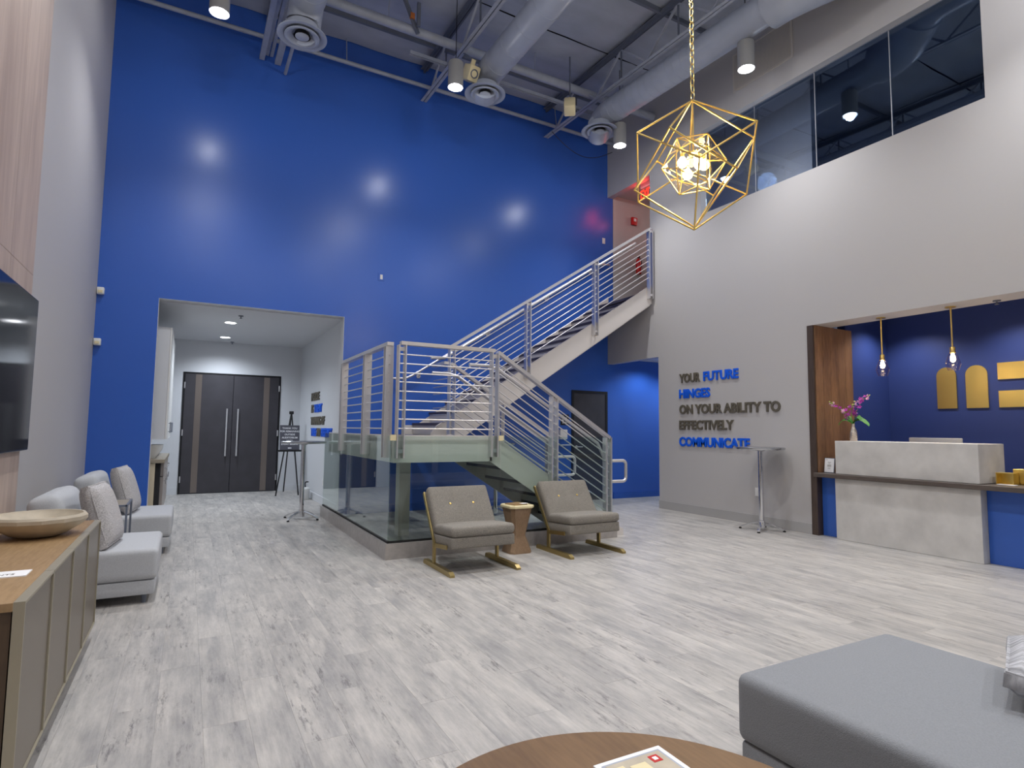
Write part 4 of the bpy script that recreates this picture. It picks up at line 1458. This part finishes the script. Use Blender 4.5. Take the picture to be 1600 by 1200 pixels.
def pillow(x, y, z, w, h, th, Mrot, lab, grp, m=M_PILLOW):
    b = MB()
    n = 12
    top, bot = [], []
    for i in range(n + 1):
        ra, rb = [], []
        for j in range(n + 1):
            u, v = i / n * 2 - 1, j / n * 2 - 1
            k = (1 - abs(u) ** 3.2) * (1 - abs(v) ** 3.2)
            pinch = 1 - .06 * (abs(u) * (1 - v * v) * 0 + abs(v) ** 2 * (1 - u * u) * .5 + (1 - v * v) * abs(u) ** 2 * .5)
            zz = th / 2 * max(k, 0) ** .45 + .022
            ra.append((u * w / 2 * pinch, v * h / 2 * pinch, zz)); rb.append((u * w / 2 * pinch, v * h / 2 * pinch, -zz))
        top.append(ra); bot.append(rb)
    Mp = T((x, y, z)) @ Mrot
    A = [[b.bm.verts.new(Mp @ Vector(p)) for p in r] for r in top]
    B2 = [[b.bm.verts.new(Mp @ Vector(p)) for p in r] for r in bot]
    for i in range(n):
        for j in range(n):
            b.bm.faces.new((A[i][j], A[i + 1][j], A[i + 1][j + 1], A[i][j + 1]))
            b.bm.faces.new((B2[i][j], B2[i][j + 1], B2[i + 1][j + 1], B2[i + 1][j]))
    for k in range(n):
        b.bm.faces.new((A[k][0], B2[k][0], B2[k + 1][0], A[k + 1][0])); b.bm.faces.new((A[k][n], A[k + 1][n], B2[k + 1][n], B2[k][n]))
        b.bm.faces.new((A[0][k], A[0][k + 1], B2[0][k + 1], B2[0][k])); b.bm.faces.new((A[n][k], B2[n][k], B2[n][k + 1], A[n][k + 1]))
    o = obj('pillow', b, m, None, 50, origin=(x, y, z))
    tag(o, lab, 'pillow', grp)
    c = MB()
    loop = [Mp @ Vector((u * w / 2 * .97, v * h / 2 * .97, .024)) for u, v in [(-1 + 2 * i / 8, -1) for i in range(8)] + [(1, -1 + 2 * i / 8) for i in range(8)] + [(1 - 2 * i / 8, 1) for i in range(8)] + [(-1, 1 - 2 * i / 8) for i in range(8)]]
    c.tube(loop, .005, 6, closed=True)
    obj('piping', c, m, o)
    return o


pillow(-.53, 5.40, .635, .47, .46, .13, RZm(-.12) @ RYm(-.30) @ RYm(PI / 2), 'pale woven pillow on the seat beside the sideboard', 'woven pillows')
pillow(-.53, 7.32, .645, .48, .46, .13, RZm(-.12) @ RYm(-.30) @ RYm(PI / 2), 'pale woven pillow on the seat nearest the blue wall', 'woven pillows')

# C side table between the seats
t = thing('accent_table', (-.65, 6.45, 0), 'slim metal framed accent table between the two pale gray seats', 'side table')
tx0, tx1, ty0, ty1, tz = -.93, -.43, 6.12, 6.60, .615
for a in (tx0, tx1):
    for c in (ty0, ty1):
        b = MB(); b.box(a - .008, a + .008, c - .008, c + .008, 0, tz); obj('leg', b, M_STEELD, t, 0)
b = MB()
b.box(tx0, tx1, ty0 - .008, ty0 + .008, tz - .016, tz); b.box(tx0, tx1, ty1 - .008, ty1 + .008, tz - .016, tz)
b.box(tx0 - .008, tx0 + .008, ty0, ty1, tz - .016, tz); b.box(tx1 - .008, tx1 + .008, ty0, ty1, tz - .016, tz)
b.box(tx0, tx1, ty0 - .006, ty0 + .006, .0, .012); b.box(tx0, tx1, ty1 - .006, ty1 + .006, .0, .012)
obj('rail', b, M_STEELD, t, 0)
b = MB(); b.box(tx0 + .008, tx1 - .008, ty0 + .008, ty1 - .008, tz - .012, tz - .002); obj('top', b, M_COUNTER, t, 0)
b = MB(); b.box(-.90, -.56, 6.16, 6.56, tz, tz + .012)
b.box(-.90, -.885, 6.16, 6.56, tz + .012, tz + .055); b.box(-.575, -.56, 6.16, 6.56, tz + .012, tz + .055); b.box(-.885, -.575, 6.16, 6.172, tz + .012, tz + .055); b.box(-.885, -.575, 6.548, 6.56, tz + .012, tz + .055)
tag(obj('tray', b, M_COUNTER, None, 0, origin=(-.73, 6.36, tz)), 'taupe tray on the slim accent table', 'tray')

# foreground chaise (bottom right) faces the stair
t = thing('chaise_sofa', (1.78, .3, 0), 'large mid gray chaise seat in the bottom right foreground', 'sofa')
b = MB(); b.box(1.785, 2.725, .22, 1.512, .05, .205, bev=.012); obj('base', b, M_SOFA2, t)
cushion('seat_cushion', M_SOFA2, t, .955, 1.02, .235, T((2.255, 1.02, .318)), .035, 4, .008)
b = MB(); b.box(1.78, 2.73, .16, .38, .15, .66, bev=.04, seg=3); obj('back_frame', b, M_SOFA2, t)
cushion('back_cushion', M_SOFA2, t, .93, .40, .17, T((2.255, .46, .62)) @ RXm(1.35), .06, 4, .03)
for fx in (1.87, 2.65):
    for fy in (.28, 1.42):
        b = MB(); b.cyl((fx, fy, 0), (fx, fy, .055), .022, 12); obj('foot', b, M_CHROME, t)
M_STRIPE = mat('striped_pillow', (200, 200, 204), .9, noise=.3, nscale=22, bump=.4, bscale=90, stretch=(4, .3, .3))
pillow(2.555, .785, .512, .44, .44, .12, RZm(.35) @ RXm(.12), 'pale striped pillow at the right edge on the gray chaise', 'woven pillows', M_STRIPE)

# coffee table and magazine
t = thing('coffee_table', (.845, .93, 0), 'round walnut coffee table in the bottom foreground', 'coffee table')
b = MB(); b.lathe([(0, .385), (.56, .385), (.575, .392), (.575, .415), (.57, .42), (0, .42)], (.845, .93, 0), 96); obj('tabletop', b, M_COFFEE, t)
b = MB(); b.lathe([(0, 0), (.30, 0), (.30, .02), (.2, .05), (.16, .2), (.2, .36), (.3, .385), (0, .385)], (.845, .93, 0), 48); obj('pedestal', b, M_COFFEE, t)
M_ = T((1.185, 1.285, .42)) @ RZm(-.02) @ T((-.11, -.14, 0))
t = thing('magazine', (1.08, 1.18, .42), 'framed white booklet with a small red square on the walnut coffee table', 'magazine')
b = MB(); b.box(-.11, .11, -.14, .14, 0, .012, M_); obj('cover', b, M_PAPER, t, 0)
b = MB(); b.box(-.095, .095, -.125, .125, .012, .0135, M_); obj('gray_border', b, M_STEELP, t, 0)
b = MB(); b.box(-.088, .088, -.118, .118, .0135, .0145, M_); obj('page', b, M_BOWL, t, 0)
b = MB(); b.box(.04, .07, .075, .105, .0145, .0153, M_); obj('red_square', b, M_RED, t, 0)
b = MB(); b.box(.048, .062, .083, .097, .0153, .0158, M_); obj('pink_square', b, M_PAPER, t, 0)
b = MB(); b.box(-.03, .02, .04, .09, .0145, .0153, M_); b.box(-.07, -.045, .03, .1, .0145, .0153, M_); obj('cream_patch', b, M_CREAM, t, 0)

# ================================================================== RECEPTION DESK
t = thing('reception_desk', (7.2, 3.7, 0), 'pale concrete reception desk in the blue niche', 'reception desk')
b = MB(); b.box(7.095, 7.60, 2.965, 4.50, 0, .745, bev=.004, seg=1); obj('lower_block', b, M_CONC, t, 0)
b = MB(); b.box(7.115, 7.68, 2.975, 4.50, .80, 1.21, bev=.004, seg=1); obj('upper_block', b, M_CONC, t, 0)
b = MB(); b.box(7.68, 8.25, 2.975, 4.50, .72, .76); obj('worktop', b, M_LEDGE, t, 0)
b = MB(); b.box(8.2, 8.24, 3.0, 4.48, 0, .72); obj('leg_panel', b, M_LEDGE, t, 0)
b = MB(); b.box(7.22, 7.26, 4.502, 4.752, 0, .745); obj('blue_panel', b, M_BLUE, t, 0)
b = MB(); b.box(7.22, 7.26, .62, 2.963, 0, .745); obj('blue_panel', b, M_BLUE, t, 0)
b = MB(); b.box(7.045, 7.62, .62, 4.752, .747, .798, bev=.003, seg=1)
tag(obj('counter_ledge', b, M_LEDGE, None, 0, origin=(7.3, 3, .747)), 'long dark wood ledge across the front of the reception desk', 'counter')
# monitor
t = thing('monitor', (7.95, 3.75, .76), 'silver monitor top showing behind the reception desk', 'monitor')
b = MB(); b.box(7.93, 7.955, 3.47, 4.05, .90, 1.262, bev=.008); obj('screen', b, M_MONITOR, t)
b = MB(); b.box(7.95, 7.97, 3.72, 3.80, .76, 1.0); b.box(7.86, 8.06, 3.65, 3.87, .76, .772); obj('stand', b, M_MONITOR, t, 0)
# framed notice
t = thing('sign_holder', (7.2, 4.64, .798), 'small framed white notice standing on the wood ledge by the walnut panel', 'sign')
Mf = T((7.2, 4.64, .80)) @ RZm(-.15) @ RYm(.12)
b = MB(); b.box(-.004, .004, -.075, .075, 0, .19, Mf); obj('frame', b, M_STEELD, t, 0)
b = MB(); b.box(-.006, -.004, -.068, .068, .008, .182, Mf); pg = obj('page', b, M_PAPER, t, 0)
b = MB()
for k, (w, z) in enumerate(((.03, .165), (.05, .135), (.035, .12), (.06, .10), (.055, .09), (.06, .08), (.04, .055))):
    yc = .04 if k == 0 else 0
    b.box(-.0066, -.006, yc - w / 2, yc + w / 2, z - .002, z + .002, Mf)
obj('printed_lines', b, M_TXTB, t, 0)
# gold boxes
t = thing('gold_box', (7.42, 2.87, .798), 'small open gold box on the wood ledge beside the reception desk', 'box')
Mg = T((7.42, 2.86, .798))
b = MB(); b.box(-.06, .06, -.075, -.067, 0, .12, Mg); b.box(-.06, .06, .067, .075, 0, .12, Mg); b.box(.052, .06, -.067, .067, 0, .12, Mg); b.box(-.06, .052, -.067, .067, .112, .12, Mg); b.box(-.06, .052, -.067, .067, 0, .006, Mg)
obj('shell', b, M_GOLD, t, 0)
b = MB(); b.box(7.50, 7.66, 2.52, 2.84, .798, .955, bev=.004, seg=1)
t = thing('gold_organizer', (7.52, 2.66, .798), 'larger gold desk organizer at the right edge on the wood ledge', 'box')
obj('shell', b, M_GOLD, t, 0)
b = MB(); b.box(7.49, 7.50, 2.56, 2.80, .82, .93); obj('front_plate', b, M_GOLD, t, 0)
b = MB(); b.box(7.28, 7.36, 2.75, 2.90, .798, .803); tag(obj('paper_stack', b, M_PAPER, None, 0, origin=(7.32, 2.82, .798)), 'white cards on the ledge in front of the small gold box', 'paper')

# wall logo on back of niche
t = thing('wall_emblem', (9.0, 3.6, 1.65), 'gold metal emblem of two arched panels and horizontal bars on the dark blue wall', 'wall sign')
for y0, y1 in ((4.19, 3.995), (3.86, 3.615)):
    w = y0 - y1 if y0 < 4 else .235
    yc = (y0 + y1) / 2 if y0 < 4 else 4.085
    r = w / 2
    pts = [(8.985, yc + r, 1.655), (8.985, yc - r, 1.655)] + [(8.985, yc - r * math.cos(a * PI / 12), 2.215 - r + r * math.sin(a * PI / 12)) for a in range(13)]
    b = MB(); b.prism(pts, (.012, 0, 0)); tag(obj('arched_panel', b, M_GOLD, t, 0), 'gold arched panel')
for z0, z1 in ((2.01, 2.222), (1.655, 1.865)):
    b = MB(); b.box(8.985, 8.997, 2.9, 3.505, z0, z1); tag(obj('bar_panel', b, M_GOLD, t, 0), 'gold rectangular bar')

# vase with orchids
vx, vy, vz = 7.30, 4.37, 1.21
t = thing('vase', (vx, vy, vz), 'hammered silver vase on the left end of the reception desk', 'vase')
b = MB(); b.lathe([(0, 0), (.036, 0), (.042, .01), (.046, .06), (.04, .12), (.022, .17), (.018, .20), (.022, .215), (.018, .213), (.014, .20), (0, .19)], (vx, vy, vz), 24); obj('body', b, M_SILV, t)
bq = thing('orchid_bouquet', (vx, vy, vz + .2), 'magenta orchid sprays with green leaves in the silver vase', 'flowers')
zt = vz + .20
stems = [[(vx, vy, zt - .1), (vx, vy + .03, zt + .08), (vx, vy + .12, zt + .17), (vx - .02, vy + .21, zt + .25), (vx - .02, vy + .28, zt + .29)],
         [(vx, vy, zt - .1), (vx, vy - .03, zt + .12), (vx, vy - .08, zt + .24), (vx, vy - .15, zt + .32), (vx, vy - .21, zt + .355)],
         [(vx, vy, zt - .1), (vx - .03, vy - .0, zt + .10), (vx - .05, vy - .02, zt + .2), (vx - .05, vy - .05, zt + .28)]]


def flower(p, r, m):
    b = MB()
    q = Matrix.Rotation(random.uniform(0, 6.28), 4, 'Z') @ Matrix.Rotation(random.uniform(.5, 1.5), 4, 'X') @ Matrix.Rotation(random.uniform(0, 6.28), 4, 'Z')
    for k in range(5):
        a = 2 * PI * k / 5
        Mq = T(p) @ q @ RZm(a)
        pts = [(0, 0, 0), (r * .55, -r * .32, .004), (r, -r * .1, .010), (r, r * .1, .010), (r * .55, r * .32, .004)]
        b.bm.faces.new([b.bm.verts.new(Mq @ Vector(v)) for v in pts])
        b.bm.faces.new([b.bm.verts.new(Mq @ Vector((v[0], v[1], v[2] + .0025))) for v in reversed(pts)])
    b.lathe([(0, -.004), (.006, 0), (.005, .008), (0, .012)], (0, 0, 0), 6, T(p) @ q)
    return obj('flower', b, m, bq, 0)


for si, s in enumerate(stems):
    b = MB(); b.tube(s, .0035, 6); obj('stem', b, M_STEM, bq)
    for seg in range(1, len(s) - 1):
        for k in range(5 if si < 2 else 6):
            f = k / 5
            p = Vector(s[seg]).lerp(Vector(s[seg + 1]), f) + Vector((random.uniform(-.03, .03), random.uniform(-.028, .028), random.uniform(-.028, .028)))
            late = (seg + f) / (len(s) - 1)
            flower(p, .030 * (1.15 - .45 * late), M_ORCHID if random.random() < .72 and late < .85 else M_ORCHIDP)
    for k in range(4):
        p = Vector(s[-2]).lerp(Vector(s[-1]), .4 + .2 * k) + Vector((0, random.uniform(-.012, .012), random.uniform(-.01, .015)))
        b = MB(); b.lathe([(0, -.014), (.008, -.004), (.008, .004), (0, .014)], (0, 0, 0), 8, T(p) @ RXm(random.uniform(0, 2))); obj('bud', b, M_BUD, bq)
for dy, dz, ln in ((.16, -.02, 1), (.12, .03, 1), (-.12, .04, 1), (-.2, -.03, 1), (-.15, .0, 1)):
    b = MB()
    n = 8
    L_, R_ = [], []
    dx = random.uniform(-.05, .02)
    for k in range(n + 1):
        f = k / n
        c = Vector((vx + dx * f, vy + dy * f, zt + .03 + dz * f + .06 * math.sin(PI * f)))
        w = .030 * math.sin(PI * (f * .9 + .05)) ** .8
        L_.append(b.bm.verts.new(c + Vector((w, 0, .012)))); R_.append(b.bm.verts.new(c + Vector((-w, 0, -.02))))
    for k in range(n):
        b.bm.faces.new((L_[k], L_[k + 1], R_[k + 1], R_[k]))
    obj('leaf', b, M_LEAF, bq, 60)

# pendants in niche header
for i, (y, z0, lab) in enumerate(((4.02, 2.005, 'brass stem glass pendant light above the orchids side of the reception desk'), (3.27, 2.01, 'brass stem glass pendant light in front of the gold emblem'), (2.5, 2.01, 'brass stem glass pendant light just outside the right edge'))):
    x = 7.36
    t = thing('glass_pendant', (x, y, NZ), lab, 'pendant light', 'reception pendants')
    b = MB(); b.cyl((x, y, z0 + .25), (x, y, NZ), .009, 10); b.cyl((x, y, NZ - .012), (x, y, NZ), .05, 20); obj('stem', b, M_BRASS, t)
    b = MB(); b.lathe([(0, .26), (.022, .26), (.026, .25), (.026, .20), (.030, .198), (.03, .192), (0, .192)], (x, y, z0), 20); obj('socket', b, M_BRASS, t)
    b = MB(); b.lathe([(.030, .20), (.045, .17), (.072, .085), (.073, .07), (.050, .0), (.047, .0), (.069, .07), (.068, .085), (.042, .168), (.028, .197)], (x, y, z0), 28); obj('shade', b, G_PEND, t)
    b = MB(); b.lathe([(0, .192), (.012, .19), (.014, .17), (.026, .13), (.024, .11), (.014, .095), (0, .09)], (x, y, z0), 16); obj('bulb', b, E_BULB, t)
    lamp('pendant_lamp', 'POINT', (x, y, z0 + .13), 16, (1, .84, .60), .03)

# ================================================================== CHANDELIER
cc = Vector((3.635, 3.46, 3.555))
chd = thing('chandelier', (cc.x, cc.y, 7.1), 'large gold geometric wire chandelier with glowing glass core hanging on a chain', 'chandelier')
R = .565
vaz = math.atan2(-cc.y, -cc.x)       # direction toward the camera side of the room


def cube_frame(R, rot, tilt, c, r, name):
    M = T(c) @ Matrix.Rotation(tilt[0], 4, 'X') @ Matrix.Rotation(tilt[1], 4, 'Y')
    V = {'t': (0, 0, R), 'b': (0, 0, -R)}
    for k in range(3):
        a = rot + 2 * PI * k / 3
        V['u%d' % k] = (R * .943 * math.cos(a), R * .943 * math.sin(a), R / 3)
        a += PI / 3
        V['l%d' % k] = (R * .943 * math.cos(a), R * .943 * math.sin(a), -R / 3)
    E = []
    for k in range(3):
        E += [('t', 'u%d' % k), ('b', 'l%d' % k), ('u%d' % k, 'l%d' % k), ('u%d' % k, 'l%d' % ((k + 2) % 3))]
    for a, c2 in E:
        b = MB(); b.cyl(M @ Vector(V[a]), M @ Vector(V[c2]), r, 8); obj(name, b, M_BRASS, chd)
    return M


cube_frame(R, vaz + 1.13, (0, 0), cc, .0075, 'frame_rod')
cube_frame(R * .93, vaz + 1.13 + .62, (.10, -.12), cc + Vector((0, 0, .0)), .0075, 'frame_rod')
b = MB()
bmesh.ops.create_icosphere(b.bm, subdivisions=1, radius=.265, matrix=T(cc) @ Matrix.Rotation(.4, 4, 'Z') @ Matrix.Rotation(.5, 4, 'X'))
es = [(e.verts[0].co.copy(), e.verts[1].co.copy()) for e in b.bm.edges]
obj('glass_core', b, G_CHAND, chd, 0)
for p, q in es:
    b = MB(); b.cyl(p, q, .0045, 6); obj('core_rod', b, M_BRASS, chd)
b = MB(); b.cyl(cc + Vector((0, 0, R)), cc + Vector((0, 0, .10)), .007, 8); b.lathe([(0, .12), (.03, .11), (.035, .09), (0, .085)], tuple(cc), 16); obj('hub', b, M_BRASS, chd)
for k in range(4):
    a = vaz + .5 + k * PI / 2
    p = cc + Vector((.10 * math.cos(a), .10 * math.sin(a), .02 if k % 2 else -.03))
    b = MB(); b.tube([cc + Vector((0, 0, .10)), cc + Vector((.07 * math.cos(a), .07 * math.sin(a), .10)), p + Vector((0, 0, .06))], .006, 8); b.cyl(p + Vector((0, 0, .03)), p + Vector((0, 0, .065)), .016, 12); obj('lamp_arm', b, M_BRASS, chd)
    b = MB(); b.lathe([(0, .036), (.016, .032), (.042, -.008), (.040, -.03), (.026, -.050), (0, -.058)], tuple(p), 16); obj('bulb', b, E_BULB, chd)
    lamp('chandelier_lamp', 'POINT', tuple(p - Vector((0, 0, .0))), P_CHAND, (1, .80, .50), .05)
# chain
z = cc.z + R
k = 0
while z < roof(cc.y) - .06:
    b = MB()
    hgt, wd = .075, .018
    loop = []
    for i in range(12):
        a = 2 * PI * i / 12
        lx = wd * math.cos(a)
        lz = hgt / 2 * (1 if math.sin(a) > 0 else -1) * abs(math.sin(a)) ** .5
        loop.append((cc.x + (lx if k % 2 else 0), cc.y + (0 if k % 2 else lx), z + hgt / 2 + lz))
    b.tube(loop, .0038, 6, closed=True)
    obj('chain_link', b, M_BRASS, chd)
    z += hgt - .012
    k += 1
b = MB(); b.cyl((cc.x, cc.y, roof(cc.y) - .06), (cc.x, cc.y, roof(cc.y) + .0), .05, 20); obj('canopy', b, M_BRASS, chd)
